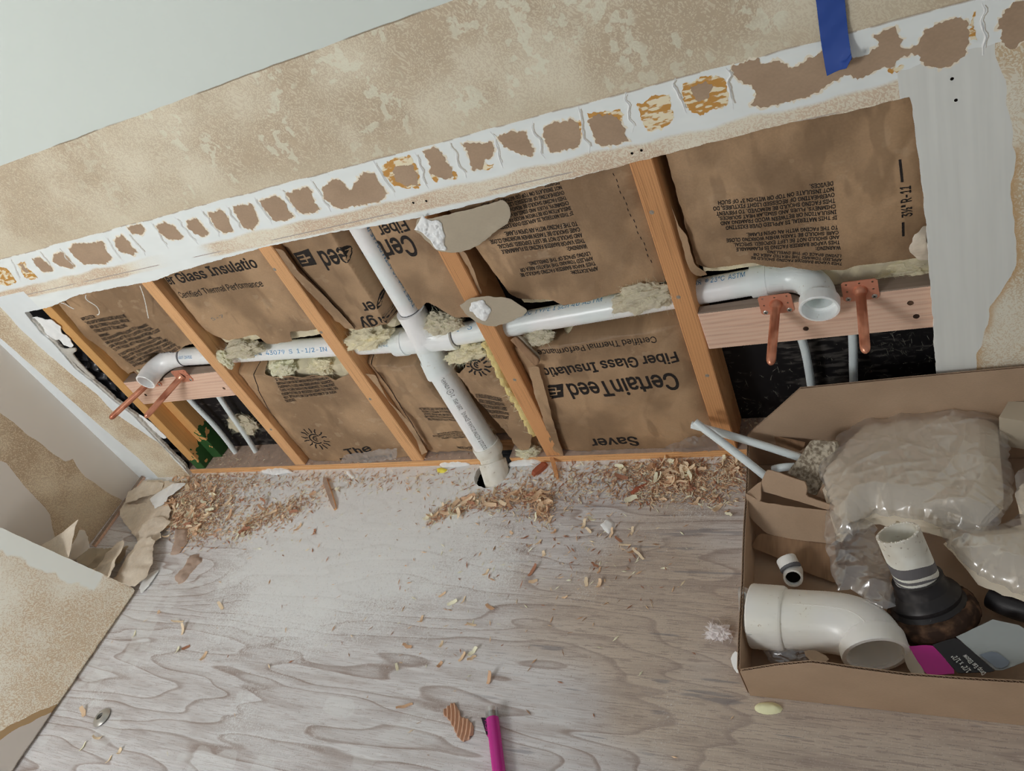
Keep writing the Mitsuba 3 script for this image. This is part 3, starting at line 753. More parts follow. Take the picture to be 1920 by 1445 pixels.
class Print:
    """lettering and dark fold lines laid on a batt's paper"""
    def __init__(self, yy, clip, y=0.013, off=0.0007):
        self.yy, self.clip, self.y, self.off, self.ms = yy, clip, y, off, []
    def add(self, v, f, edge=0.006):
        v, f = fine(v, f, edge)
        if self.clip is not None:
            ok = shapely.contains_xy(self.clip, v[:, 0], v[:, 1])
            f = f[ok[f].all(1)]
            if not len(f): return
        p = np.c_[v[:, 0], self.yy(v[:, 0], v[:, 1]) - self.off, v[:, 1]]
        m = trimesh.Trimesh(p, f, process=False)
        if m.face_normals[:, 1].mean() > 0: m.invert()
        self.ms[-1].append(m)
    def line_w(self, text, a, d, h, width=None, bold=False, wave=0.0):
        v, f = glyphs(text, bold)
        s = width / v[:, 0].max() if width else h
        d = np.asarray(d, float) / np.linalg.norm(d); u = np.array([-d[1], d[0]])
        x, y = v[:, 0] * s, v[:, 1] * h
        if wave: y = y + wave * np.sin(x * 90 + a[1] * 60)
        self.add(np.asarray(a) + x[:, None] * d + y[:, None] * u, f, max(0.004, h * 0.5))
    def line(self, text, p0, p1, h_px=None, h=None, bold=False):
        self.ms.append([])
        """baseline from photo point p0 to p1 (on the paper)"""
        a, b = (np.array(XZ([p], self.y)[0]) for p in (p0, p1))
        if h is None:
            h = h_px
        self.line_w(text, a, b - a, h, np.linalg.norm(b - a), bold)
    def block(self, rows, first, last, ref, bold=True, fill=0.70, wave=0.0):
        self.ms.append([])
        """rows: (number, text); first and last: the photo points where the first and last row start; ref: (row, photo point where that row ends)"""
        a, b = (np.array(XZ([p], self.y)[0]) for p in (first, last))
        n0, n1 = rows[0][0], rows[-1][0]
        at = lambda n: a + (b - a) * (n - n0) / (n1 - n0)
        rtext = dict(rows)[ref[0]]
        e = np.array(XZ([ref[1]], self.y)[0])
        d = e - at(ref[0]); W = np.linalg.norm(d); d = d / W
        sp = abs(np.cross(d, (b - a))) / abs(n1 - n0)
        k = W / glyphs(rtext, bold)[0][:, 0].max()
        for n, txt in rows:
            self.line_w(txt, at(n), d, sp * fill, glyphs(txt, bold)[0][:, 0].max() * k, bold, wave)
    def logo(self, corners):
        """dark square with a stepped light letter inside; corners: photo points of its lower-left, lower-right, upper-right, upper-left as it reads"""
        self.ms.append([])
        q = [np.array(XZ([p], self.y)[0]) for p in corners]
        S = sg.box(0, 0, 1, 1)
        cut = shapely.union_all([sg.box(0.16, 0.44, 0.86, 0.56), sg.box(0.40, 0.20, 0.50, 0.80), sg.box(0.40, 0.72, 0.9, 0.80), sg.box(0.40, 0.20, 0.9, 0.28)])
        S = S.difference(cut)
        for g in getattr(S, 'geoms', [S]):
            m = trimesh.creation.extrude_polygon(g, 0.1, engine='earcut')
            f = m.faces[m.face_normals[:, 2] > 0.9]; v = m.vertices[:, :2]
            w = (1 - v[:, :1]) * (1 - v[:, 1:]) * q[0] + v[:, :1] * (1 - v[:, 1:]) * q[1] + v[:, :1] * v[:, 1:] * q[2] + (1 - v[:, :1]) * v[:, 1:] * q[3]
            self.add(w, f)
    def stroke(self, pts, w):
        self.ms.append([])
        g = sg.LineString([np.array(XZ([p], self.y)[0]) for p in pts]).buffer(w / 2, cap_style='flat')
        m = trimesh.creation.extrude_polygon(g, 0.1, engine='earcut')
        self.add(m.vertices[:, :2].copy(), m.faces[m.face_normals[:, 2] > 0.9])
    def sun(self, c, r, seed=0, up=1, w=0.0035):
        self.ms.append([])
        cx, cz = XZ([c], self.y)[0]
        out = []
        for k in range(14):
            a = k * 2 * math.pi / 14 + 0.12
            kink = 0.35 * (-1) ** k
            p = [(cx + r * s * math.cos(a + kk), cz + r * s * math.sin(a + kk)) for s, kk in ((0.55, 0), (0.75, kink * 0.2), (1.0, 0))]
            out.append(sg.LineString(p).buffer(w / 2, cap_style='flat'))
        ring = sg.LineString([(cx + r * 0.42 * math.cos(a), cz + r * 0.42 * math.sin(a)) for a in np.linspace(0.6, 5.2, 20)]).buffer(w * 0.55)
        face = sg.LineString([(cx + r * 0.2 * math.cos(a) + r * .05, cz + r * 0.22 * math.sin(a)) for a in np.linspace(0.9, 4.6, 12)]).buffer(w * 0.4)
        nose = sg.LineString([(cx - r * .02, cz + r * .12), (cx + r * .1, cz - r * .03), (cx, cz - r * .05)]).buffer(w * 0.35)
        for g in out + [ring, face, nose]:
            m = trimesh.creation.extrude_polygon(g, 0.1, engine='earcut')
            self.add(m.vertices[:, :2].copy(), m.faces[m.face_normals[:, 2] > 0.9])
    def done(self, parent, m='m_ink'):
        for q in [q for q in self.ms if q]: obj('lettering', cat(q), m, parent, smooth=False)
APP = [(0, 'APPLICATION:'), (1, 'THIS VAPOR BARRIER FACING SHOULD BE'), (2, 'APPLIED TOWARD THE HEATED AREA OR'), (3, 'LIVING SPACE OF THE DWELLING.')]
WARN = [(4.6, 'WARNING:'), (5.6, 'THIS VAPOR BARRIER FACING IS FLAMMABLE'), (6.6, 'AND SHOULD NOT BE LEFT EXPOSED. SPECIAL'), (7.6, 'CARE SHOULD BE TAKEN WHEN WORKING CLOSE'), (8.6, 'TO THE FACING WITH AN OPEN FLAME.')]
IFT = [(10.2, 'IF THIS MATERIAL IS APPLIED OVER EXISTING'), (11.2, 'INSULATION OR BETWEEN WOOD FRAMING AND'), (12.2, 'CHIMNEYS, FLUES AND SIMILAR HEAT SOURCES,'), (13.2, 'THIS FACING SHOULD BE REMOVED. TO PREVENT'),
       (14.2, 'OVERHEATING OF RECESSED LIGHT FIXTURES, DO'), (15.2, 'NOT INSULATE ON TOP OR WITHIN 3" OF SUCH'), (16.2, 'DEVICES.')]
ZT = 0.80
Yp = 0.014
R_, L_ = (lambda S, g=0.001: (lambda z: S(z)[1] + g)), (lambda S, g=0.001: (lambda z: S(z)[0] - g))
def bay(top_l, bottom, lo, hi):
    """polygon from the height ZT down to the traced lower edge (photo points left to right), between lo(z) and hi(z)"""
    b = XZ(bottom, Yp)
    g = sg.Polygon([(-9, ZT), (-9, b[0][1])] + b + [(9, b[-1][1]), (9, ZT)]).buffer(0)
    zz = np.linspace(0.0, ZT, 12)
    s = sg.Polygon([(lo(z), z) for z in zz] + [(hi(z), z) for z in zz[::-1]])
    g = g.intersection(s.buffer(0))
    return max(g.geoms, key=lambda q: q.area) if g.geom_type != 'Polygon' else g
def rag(g, seed, amp=0.003): return ragged(g, 0.007, amp, seed)

# far left bay
lo0 = lambda z: 0.019 + 0.010 + 0.010 * math.sin(z * 9)
g = bay(None, [(215, 735), (240, 700), (262, 690), (300, 690), (345, 650), (375, 640), (410, 640)], lo0, L_(S1))
t, yy, gg = batt('crumpled paper-faced insulation with small wavy print, above the left copper pipes', rag(g, 1, 0.002), 1, lo0, L_(S1), 0.015, 0.014)
P = Print(yy, gg.buffer(-0.002), 0.017)
Q1 = (4.25, 0, 560)
P.block(APP[:1] + APP[1:], sc([(668, 165)], *Q1)[0], sc([(770, 262)], *Q1)[0], (1, sc([(1022, 135)], *Q1)[0]), wave=0.0007)
P.block(WARN, sc([(800, 305)], *Q1)[0], sc([(920, 408)], *Q1)[0], (6.6, sc([(1235, 228)], *Q1)[0]), wave=0.0012)
P.block(IFT[:5], sc([(965, 445)], *Q1)[0], sc([(1085, 530)], *Q1)[0], (12.2, sc([(1385, 345)], *Q1)[0]), wave=0.0012)
P.done(t)
# second bay, above the pipe
lo = lambda z: S1(z)[1] + 0.012 + 0.004 * math.sin(z * 20)
g = bay(None, [(360, 600), (382, 621), (405, 629), (429, 637), (450, 633), (480, 626), (488, 631), (500, 643), (525, 641), (549, 638), (544, 621), (570, 620), (606, 617), (640, 614)], lo, L_(S2))
t, yy, gg = batt('paper-faced insulation with upright print, between the second and third studs above the pipe', rag(g, 2, 0.0016), 2, lo, L_(S2))
P = Print(yy, gg.buffer(-0.002))
P.line('Fiber Glass Insulatio', (286, 541), (486, 499), h=0.026, bold=True)
P.line('Certified Thermal Performance', sc([(1020, 358)], *Z4)[0], sc([(1495, 283)], *Z4)[0], h=0.017)
P.done(t)
# second bay, below the pipe
lo = lambda z: S1(z)[1] + 0.002
g = bay(None, [(440, 860)] + [(560, 868), (780, 860)], lo, L_(S2))
topcut = XZ([(440, 690), (470, 688), (517, 706), (545, 702), (570, 706), (585, 700), (612, 703), (630, 712), (655, 700), (700, 690), (760, 690)], Yp)
g = g.intersection(sg.Polygon([(-9, 0.021), (9, 0.021), (9, topcut[-1][1])] + topcut[::-1] + [(-9, topcut[0][1])]).buffer(0))
t, yy, gg = batt('paper-faced insulation with a printed sun, between the second and third studs below the pipe', rag(g, 3, 0.0022), 3, lo, L_(S2), 0.010, 0.009, span=(0.021, 0.40))
P = Print(yy, gg.buffer(-0.002), 0.012)
Q5 = (3.01, 420, 440)
P.block(IFT, sc([(296, 826)], *Q5)[0], sc([(352, 945)], *Q5)[0], (15.2, sc([(636, 893)], *Q5)[0]))
P.sun(sc([(517, 1152)], *Q5)[0], 0.043)
P.line('The', sc([(700, 1243)], *Q5)[0], sc([(838, 1215)], *Q5)[0], h=0.024, bold=True)
P.line('Energy', sc([(672, 1290)], *Q5)[0], sc([(965, 1262)], *Q5)[0], h=0.022, bold=True)
P.stroke(sc([(150, 730), (200, 890), (265, 1020), (350, 1130), (470, 1285)], *Q5), 0.0022)  # dark line along the fold crease of the paper, not print
P.done(t)
# third bay, above the pipe
lo = lambda z: S2(z)[1] + 0.002
g = bay(None, [(600, 605), (640, 606), (666, 617), (712, 609), (752, 603), (776, 588), (800, 566), (830, 583), (852, 597), (900, 598), (935, 598)], lo, L_(S3))
t, yy, gg = batt('paper-faced insulation with large upside-down print behind the white vent pipe', rag(g, 4, 0.0016), 4, lo, L_(S3))
P = Print(yy, gg.buffer(-0.002))
P.line('CertainTeed', sc([(1053, 2)], *Q5)[0], sc([(528, 92)], *Q5)[0], h=0.046, bold=True)
P.logo(sc([(478, 76), (384, 112), (438, 186), (527, 163)], *Q5))
P.line('Fiber', (758, 410), (706, 424), h=0.026, bold=True)
P.line('Saver', sc([(975, 352)], *Q5)[0], sc([(770, 382)], *Q5)[0], h=0.028, bold=True)
P.line('Energy', sc([(1035, 440)], *Q5)[0], sc([(760, 478)], *Q5)[0], h=0.028, bold=True)
P.stroke(sc([(330, 85), (400, 180), (500, 270), (600, 375), (740, 525)], *Q5), 0.0026)  # dark stroke marks the fold of the flange, no lettering
P.done(t)
# third bay, below the pipe
g = bay(None, [(560, 868), (780, 862), (1060, 858)], lo, L_(S3))
topcut = XZ([(640, 700), (690, 668), (740, 662), (800, 676), (830, 690), (862, 700), (888, 660), (925, 650), (980, 650)], Yp)
g = g.intersection(sg.Polygon([(-9, 0.026), (9, 0.026), (9, topcut[-1][1])] + topcut[::-1] + [(-9, topcut[0][1])]).buffer(0))
t, yy, gg = batt('torn paper-faced insulation with small upside-down print behind the drain pipe', rag(g, 5, 0.003), 5, lo, L_(S3), 0.022, 0.02, span=(0.021, 0.37))
P = Print(yy, gg.buffer(-0.002), 0.022)
Q8 = (4.25, 780, 560)
P.block(WARN[1:], sc([(1410, 1140)], *Q5)[0], sc([(1360, 1112)], *Q5)[0], (6.6, sc([(1205, 1140)], *Q5)[0]))
P.block(IFT[:5], sc([(1345, 1040)], *Q5)[0], sc([(1315, 975)], *Q5)[0], (12.2, sc([(1120, 1010)], *Q5)[0]))
P.line('APPLICATION:', sc([(1440, 1192)], *Q5)[0], sc([(1310, 1200)], *Q5)[0], h=0.008, bold=True)
P.block(IFT[:5], sc([(760, 930)], *Q8)[0], sc([(690, 770)], *Q8)[0], (12.2, sc([(520, 830)], *Q8)[0]))
P.sun(sc([(490, 510)], *Q8)[0], 0.034, w=0.004)
P.stroke(sc([(795, 700), (880, 800), (990, 950), (1140, 1210)], *Q5), 0.0024)  # fold line of the flap, drawn dark in the ink colour
P.done(t)
# fourth bay, above the pipe
eL = lin2(XZ([(888, 467)], Yp)[0], XZ([(948.6, 551.7)], Yp)[0])
lo = lambda z: eL(z)
g = bay(None, [(930, 552), (950, 556), (980, 562), (1020, 560), (1039, 563), (1056, 571), (1092, 566), (1142, 553), (1200, 540), (1260, 530)], lo, L_(S4))
t, yy, gg = batt('paper-faced insulation with an upside-down warning, left of the orange stud above the pipe', rag(g, 6, 0.0014), 6, lo, L_(S4))
P = Print(yy, gg.buffer(-0.002))
Q6 = (3.01, 860, 440)
P.block(APP, sc([(782, 178)], *Q6)[0], sc([(740, 94)], *Q6)[0], (1, sc([(345, 218)], *Q6)[0]))
P.block(WARN, sc([(1378, 1372)], *Z2)[0], sc([(1325, 1243)], *Z2)[0], (5.6, sc([(900, 1402)], *Z2)[0]))
P.block(IFT, sc([(1300, 1187)], *Z2)[0], sc([(1222, 1015)], *Z2)[0], (10.2, sc([(865, 1272)], *Z2)[0]))
da, db = np.array((1148, 328)), np.array((1223, 502))
P.stroke([da, da + (db - da) * 0.03], 0.0012)
for i in range(1, 16):
    a_ = da + (db - da) * i / 16 + [math.sin(i * 1.7) * 1.5, 0]
    s_ = P.ms.pop(); P.stroke([a_, a_ + (db - da) * 0.03], 0.0012); P.ms[-1] = s_ + P.ms[-1]
P.done(t)
# fourth bay, below the pipe
eL2 = lin2(XZ([(1000, 690)], Yp)[0], XZ([(1052, 850)], Yp)[0])
lo = lambda z: S3(z)[1] + 0.002
g = bay(None, [(1030, 855), (1200, 850), (1410, 845)], lo, L_(S4))
topcut = XZ([(930, 640), (960, 640), (990, 655), (1010, 640), (1060, 640), (1090, 622), (1120, 600), (1150, 605), (1200, 592), (1262, 580), (1300, 580)], Yp)
g = g.intersection(sg.Polygon([(-9, 0.021), (9, 0.021), (9, topcut[-1][1])] + topcut[::-1] + [(-9, topcut[0][1])]).buffer(0))
t, yy, gg = batt('paper-faced insulation with large upside-down print, left of the orange stud below the pipe', rag(g, 7, 0.0024), 7, lo, L_(S4), 0.010, 0.011, span=(0.021, 0.39))
P = Print(yy, gg.buffer(-0.002).intersection(sg.Polygon(XZ([(1000, 640), (1020, 700), (1060, 860), (1420, 860), (1330, 560), (1000, 560)], Yp))))
P.line('Certified Thermal Performance', sc([(1112, 570)], *Q6)[0], sc([(440, 652)], *Q6)[0], h=0.0155)
P.line('Fiber Glass Insulation', sc([(1232, 656)], *Q6)[0], sc([(420, 762)], *Q6)[0], h=0.025, bold=True)
P.line('CertainTeed', sc([(1228, 768)], *Q6)[0], sc([(603, 846)], *Q6)[0], h=0.043, bold=True)
P.logo(sc([(588, 842), (488, 852), (512, 930), (592, 915)], *Q6))
P.line('Saver', sc([(1008, 1133)], *Q6)[0], sc([(738, 1152)], *Q6)[0], h=0.029, bold=True)
P.line('Energy', sc([(1052, 1218)], *Q6)[0], sc([(740, 1228)], *Q6)[0], h=0.029, bold=True)
P.done(t)
# right bay
lo = lambda z: S4(z)[1] + 0.016
hi = lambda z: 2.04
g = bay(None, [(1300, 500), (1330, 503), (1390, 495), (1410, 492), (1450, 500), (1530, 507), (1580, 507), (1613, 498), (1660, 494), (1723, 487), (1760, 482)], lo, hi)
t, yy, gg = batt('dark paper-faced insulation with an upside-down warning, above the large white elbow', rag(g, 8, 0.0016), 8, lo, hi, 0.012, 0.012)
P = Print(yy, gg.buffer(-0.002))
Q7 = (3, 1280, 440)
P.block(APP[1:], sc([(900, 160)], *Q7)[0], sc([(895, 117)], *Q7)[0], (1, sc([(385, 120)], *Q7)[0]))
P.block(WARN, sc([(888, 1384)], *Z3)[0], sc([(874, 1270)], *Z3)[0], (5.6, sc([(300, 1393)], *Z3)[0]))
P.block(IFT, sc([(868, 1212)], *Z3)[0], sc([(848, 1022)], *Z3)[0], (13.2, sc([(188, 1188)], *Z3)[0]))
P.line('3½" R-11', sc([(1292, 1225)], *Z3)[0], sc([(1282, 1040)], *Z3)[0], h=0.014, bold=True)
P.line('——', sc([(1290, 1010)], *Z3)[0], sc([(1278, 885)], *Z3)[0], h=0.03)
P.line('—', sc([(1294, 1330)], *Z3)[0], sc([(1293, 1250)], *Z3)[0], h=0.03)
P.done(t)
# paper flanges that stand away from the batts along the studs
def flap(label, pts, y, bend, seed, m='m_kraft', name='paper_flange', catg='paper', thick=0.0007):
    g = sg.Polygon(XZ(pts, y)).buffer(0)
    def place(p):
        w = meshkit.fbm(np.c_[p * 22, np.full(len(p), seed)], 3, seed) - 0.5
        return np.c_[p[:, 0], y + bend(p) + w * 0.006, p[:, 1]]
    k = numbered(name)
    scene[k] = ply(sheet(rag(g, seed, 0.0015), 0.006, place, thick), m, True)
    return tag(k, label, catg)
# ------------------------------------------------------------------ white drain pipes (glued together: one thing)
Yc = 0.046
rp = 0.0242
dp = thing('drain_pipe', 'white plastic drain pipe with a cross fitting, running sideways through the studs', 'pipe')
cross = PY(797, 627, Yc); cross = np.array([1.0165, Yc, 0.384])
Lh, Rh = np.array([0.9485, Yc, 0.3775]), np.array([1.0845, Yc, 0.3775])
eL_, eR_ = np.array([0.245, Yc, 0.4205]), np.array([1.752, Yc, 0.4135])
obj('pipe', tube([Lh + [0.01, 0, 0], eL_], rp, 40), 'm_pvc', dp)
obj('pipe', tube([Rh - [0.01, 0, 0], eR_], rp, 40), 'm_pvc', dp)
vt = np.array([1.0215, Yc, 0.445])
vtop = PY(686, 440, Yc); vd = (vtop - vt) / np.linalg.norm(vtop - vt)
obj('pipe', tube([vt - vd * 0.02, vt + vd * 0.7], rp, 40), 'm_pvc', dp)
# the drain leaves the wall towards the room and goes down through the floor
d0 = np.array([1.004, Yc, 0.288]); d1 = PY(916, 842, 0.006); d2 = PZ(929, 886, 0.0); d2[1] += 0.001
rd = 0.0302
b0 = np.array([1.0135, Yc, 0.345])
ax = (d1 - d0) / np.linalg.norm(d1 - d0)
obj('pipe', tube([d0 - ax * 0.01, d1], rd, 44), 'm_pvc', dp)
# cross fitting: body with four hubs
def cyl(a, b, r, n=48):
    return man(tube([a, b], r, n))
body = cyl(vt - vd * 0.005, d0 + ax * 0.004, 0.0315) + cyl(Lh, Rh, 0.0305)
body = body + man(trimesh.Trimesh(*(lambda m: (m.vertices, m.faces))(trimesh.creation.icosphere(4, 0.0345)), process=False).apply_translation([1.0145, Yc, 0.372]))
for a, b, r in ((Lh - [0.014, 0, -0.0008], Lh + [0.016, 0, 0], 0.0325), (Rh - [0.016, 0, 0], Rh + [0.014, 0, 0.0008], 0.0325), (vt - vd * 0.012, vt + vd * 0.016, 0.033)):
    body = body + cyl(a, b, r)
body = body + man(hull(np.vstack([tube([d0 - ax * 0.03, d0 - ax * 0.029], 0.0315, 40).vertices, tube([d0 + ax * 0.008, d0 + ax * 0.012], 0.036, 40).vertices])))
obj('cross_fitting', tm(body), 'm_pvc', dp, smooth=35)
for p, q in (((Lh - [0.0146, 0, -0.0008]), (Lh - [0.016, 0, -0.0008])), ((Rh + [0.0146, 0, 0.0008]), (Rh + [0.016, 0, 0.0008])), (vt + vd * 0.0165, vt + vd * 0.018)):
    obj('glue_line', tube([p, q], 0.0252, 40), 'm_ink_gray', dp)
# coupling and hub at the floor
axd = (d2 - d1) / np.linalg.norm(d2 - d1)
obj('coupling', revolve([(0.0302, -0.012), (0.0345, -0.012), (0.0352, -0.010), (0.0352, 0.012), (0.0335, 0.018), (0.030, 0.022)], d1 - ax * 0.006, ax, 44), 'm_pvc_dirty', dp)
obj('pipe', tube([d1 + axd * 0.006, d2 - axd * 0.012], 0.0285, 40), 'm_pvc_dirty', dp)
obj('hub', revolve([(0.0285, 0.0), (0.0338, 0.0), (0.0345, 0.002), (0.0345, 0.05), (0.0345, 0.09), (0.03, 0.09)], d2 - axd * 0.028, axd, 44), 'm_pvc_dirty', dp)
# elbows: from along the wall to facing the room
def elbow(E, sx, r, hub_r, back, end_len, drop, rim):
    """E: end of the straight pipe; sx: +1 runs right, -1 runs left; turns to -y"""
    rb = 0.046
    path = [E + [-sx * 0.014, 0, 0], E + [sx * 0.012, 0, 0]]
    c = E + np.array([sx * 0.016, -rb, 0])
    a = arc(c, (0, 1, 0), (sx, 0, 0), rb, 0, math.pi / 2, 14)
    for i, q in enumerate(a): q[2] -= drop * (i / 13) ** 1.5
    end = a[-1] + np.array([0, -end_len, -drop * 0.8])
    p = path[1:] + a[1:]
    return c, a, end
def make_elbow(E, sx, rb, end_len, drop, hubr, mouth, m='m_pvc', collar=0.0292, reach=0.0):
    a = arc(E + np.array([sx * (0.022 + reach), -rb, 0]), (0, 1, 0), (sx, 0, 0), rb, 0, math.pi / 2, 14)
    for i, q in enumerate(a): q[2] -= drop * (i / 13) ** 1.6
    tip = a[-1] + np.array([0, -end_len, -drop * end_len / rb * 1.3])
    path = np.array([E + [-sx * 0.012, 0, 0], E + [-sx * 0.0119, 0, 0], E + [sx * 0.0155, 0, 0], E + [sx * 0.016, 0, 0]] + a + [a[-1] + (tip - a[-1]) * 0.08, a[-1] + (tip - a[-1]) * 0.1, tip - (tip - a[-1]) * 0.04, tip])
    n = len(path)
    R1 = np.full(n, 0.0268); R1[0] = collar - 0.0007; R1[1:3] = collar; R1[3] = collar - 0.0007; R1[-3:] = mouth; R1[-4] = min(mouth, 0.0268 + (mouth - 0.0268) * 0.4); R1[-1] = mouth - 0.0008
    R2 = np.full(n, 0.0222); R2[-3:] = mouth - 0.0042; R2[-4] = 0.0222
    return obj('elbow', tube(path, R1, 44, inner=R2), m, dp, smooth=40)
make_elbow(np.array([1.7505, Yc, 0.4135]), 1, 0.060, 0.022, 0.009, 0.0292, 0.0322, reach=0.020)
make_elbow(np.array([0.247, Yc, 0.4205]), -1, 0.060, 0.020, 0.006, 0.0285, 0.0262, collar=0.0264)
obj('glue_line', tube([np.array([0.2595, Yc, 0.4197]), np.array([0.2612, Yc, 0.4196])], 0.0262, 40), 'm_ink_gray', dp)
# print on the pipes, wrapped round them
def wrap(text, a, b, up, r, axis0, axis1, h, m, bold=False, shift=0.0):
    """text along the pipe from a to b (points on the axis); up: direction in which the letters' tops lie round the pipe; shift: angle round the pipe"""
    v, f = glyphs(text, bold)
    v, f = fine(v, f, 0.25)
    a, b = np.asarray(a), np.asarray(b)
    d = b - a; W = np.linalg.norm(d); d /= W
    toC = CAM - (a + b) / 2; toC -= d * (toC @ d); toC /= np.linalg.norm(toC)
    u = np.cross(toC, d)
    th = v[:, 1] * h / r + shift
    x = v[:, 0] / v[:, 0].max() * W
    P_ = a + x[:, None] * d + (r + 0.0004) * (np.cos(th)[:, None] * toC + np.sin(th)[:, None] * u)
    me = trimesh.Trimesh(P_, f, process=False)
    c = me.triangles_center; out = c - (a + ((c - a) @ d)[:, None] * d)
    if (me.face_normals * out).sum(1).mean() < 0: me.invert()
    return me
L1, L2 = Lh, eL_
on = lambda p, q, x: p + (q - p) * (x - p[0]) / (q[0] - p[0])
pl_ = lambda px, py: on(Lh, eL_, PY(px, py, Yc)[0])
pr_ = lambda px, py: on(Rh, eR_, PY(px, py, Yc)[0])
ink = [wrap('SC 4  43079  S  1-1/2-IN', pl_(482, 664), pl_(626, 652), 0, rp, 0, 0, 0.0105, 0, shift=-0.42),
       wrap('ASTM D2665', pl_(694, 648), pl_(745, 643), 0, rp, 0, 0, 0.005, 0, shift=-0.35),
       wrap('NSF  43079  CSA B181', pl_(347, 676), pl_(378, 672), 0, rp, 0, 0, 0.008, 0, shift=-0.25),
       wrap('I', pr_(868, 624), pr_(872, 623.4), 0, rp, 0, 0, 0.012, 0, shift=0.25),
       wrap('S', pr_(888, 622), pr_(897, 620), 0, rp, 0, 0, 0.012, 0, shift=0.25),
       wrap('PVC TYPE I sch 40 ASTM', pr_(985, 608), pr_(1140, 583), 0, rp, 0, 0, 0.011, 0, shift=0.62),
       wrap('1RR  ® 23°C  ASTM  c®', pr_(1302, 545), pr_(1424, 524), 0, rp, 0, 0, 0.011, 0, shift=0.50)]
von = lambda py: vt + vd * np.interp(py, [440, 575], [np.linalg.norm(vtop - vt), np.linalg.norm(PY(755, 575, Yc) - vt) * 0.55])
ink.append(wrap('TYPE I sch 40 ASTM D2665 [NSF-PW] PVC', vt + vd * 0.03, vt + vd * 0.33, 0, rp, 0, 0, 0.0105, 0, shift=-0.75))
for q in ink: obj('lettering', q, 'm_ink_blue', dp, smooth=False)
L_d = np.linalg.norm(d1 - d0)
obj('lettering', wrap('D1023 ASTM D2665 [DWV]   280 PSI   2 ⊕ VINAFL', d1 - ax * 0.02, d0 + ax * 0.015, 0, rd, 0, 0, 0.0095, 0, shift=0.05), 'm_ink', dp, smooth=False)

# ------------------------------------------------------------------ copper stub-outs
def stub(label, base, tip, flange, droop=0.0, screws=((-1, -1), (1, -1))):
    t = thing('copper_stub_out', label, 'pipe', 'copper stub-outs')
    base, tip = np.asarray(base, float), np.asarray(tip, float)
    d = tip - base; L = np.linalg.norm(d); d /= L
    prof = [(0.0112, -0.001), (0.0112, 0.004), (0.0098, 0.007), (0.0085, 0.010), (0.0080, 0.012), (0.0080, L - 0.012), (0.0074, L - 0.007), (0.0056, L - 0.003), (0.003, L - 0.0006), (0, L)]
    obj('tube', revolve(prof, base, d, 28), 'm_copper', t)
    w, h, ch = flange
    g = sg.Polygon([(-w, -h + ch), (-w + ch, -h), (w - ch, -h), (w, -h + ch), (w, h - ch), (w - ch, h), (-w + ch, h), (-w, h - ch)])
    for sx in (-0.72, 0, 0.72):
        g = g.difference(sg.Point(sx * w, h * 0.72).buffer(0.0018, 4))
    g = g.difference(sg.Point(-0.72 * w, h * 0.0).buffer(0.0018, 4)).difference(sg.Point(0.72 * w, 0).buffer(0.0018, 4))
    obj('flange', prism_xz(shapely.affinity.translate(g, base[0], base[2]), -0.0022, -0.0006), 'm_copper_plate', t, smooth=False)
    for a, b in screws:
        c = (base[0] + a * 0.72 * w, -0.0024, base[2] + b * 0.74 * h)
        k = obj('screw', revolve([(0, -0.0012), (0.003, -0.0011), (0.0044, -0.0002), (0.0046, 0.0012), (0, 0.0012)], c, (0, 1, 0), 16), 'm_steel', t)
        cr = sg.box(-0.0028, -0.0005, 0.0028, 0.0005).union(sg.box(-0.0005, -0.0028, 0.0005, 0.0028))
        obj('cross_slot', prism_xz(shapely.affinity.translate(shapely.affinity.rotate(cr, 25), c[0], c[2]), c[1] - 0.0014, c[1] - 0.0009), 'm_dark', k, smooth=False)
FLG = (0.0275, 0.0205, 0.004)
stub('copper stub-out at the far right, right of the big white elbow', PY(1613, 543, 0), PY(1623, 662, -0.112), FLG)
stub('copper stub-out just left of the big white elbow', PY(1455, 569, 0), PY(1445, 684, -0.112), FLG)
stub('copper stub-out under the left white elbow, the one nearer the second stud', PY(342, 704, 0), PY(272, 783, -0.118), FLG, screws=((1, -1), (-1, -1)))
b4 = PY(342, 704, 0) - [0.128, 0, 0.004]
stub('leftmost copper stub-out, below the open end of the left elbow', b4, PY(206, 785, -0.112), FLG)

# ------------------------------------------------------------------ water tubes
def pex(label, path, group=None, n=26, r=0.0079):
    k = numbered('water_tube')
    scene[k] = ply(tube(spline(path, n), r, 22, inner=r - 0.0018), 'm_pex', 40)
    return tag(k, label, 'tube', group)
yb = 0.062
pex('white flexible water tube in the lower left bay, the left of the pair', [PY(330, 705, yb), PY(352, 745, yb), PY(395, 790, yb), PY(430, 832, yb), PY(458, 872, yb)])
pex('white flexible water tube in the lower left bay, the right of the pair', [PY(382, 690, yb), PY(412, 745, yb), PY(448, 798, yb), PY(490, 866, yb)])
pex('white flexible water tube below the pale block, left of the far right copper pipe', [PY(1480, 590, yb), PY(1503, 635, yb), PY(1516, 690, yb), PY(1523, 740, yb), PY(1526, 800, yb)])
pex('white flexible water tube directly behind the far right copper pipe', [PY(1592, 570, yb), PY(1598, 620, yb), PY(1600, 680, yb), PY(1601, 740, yb), PY(1602, 800, yb)])

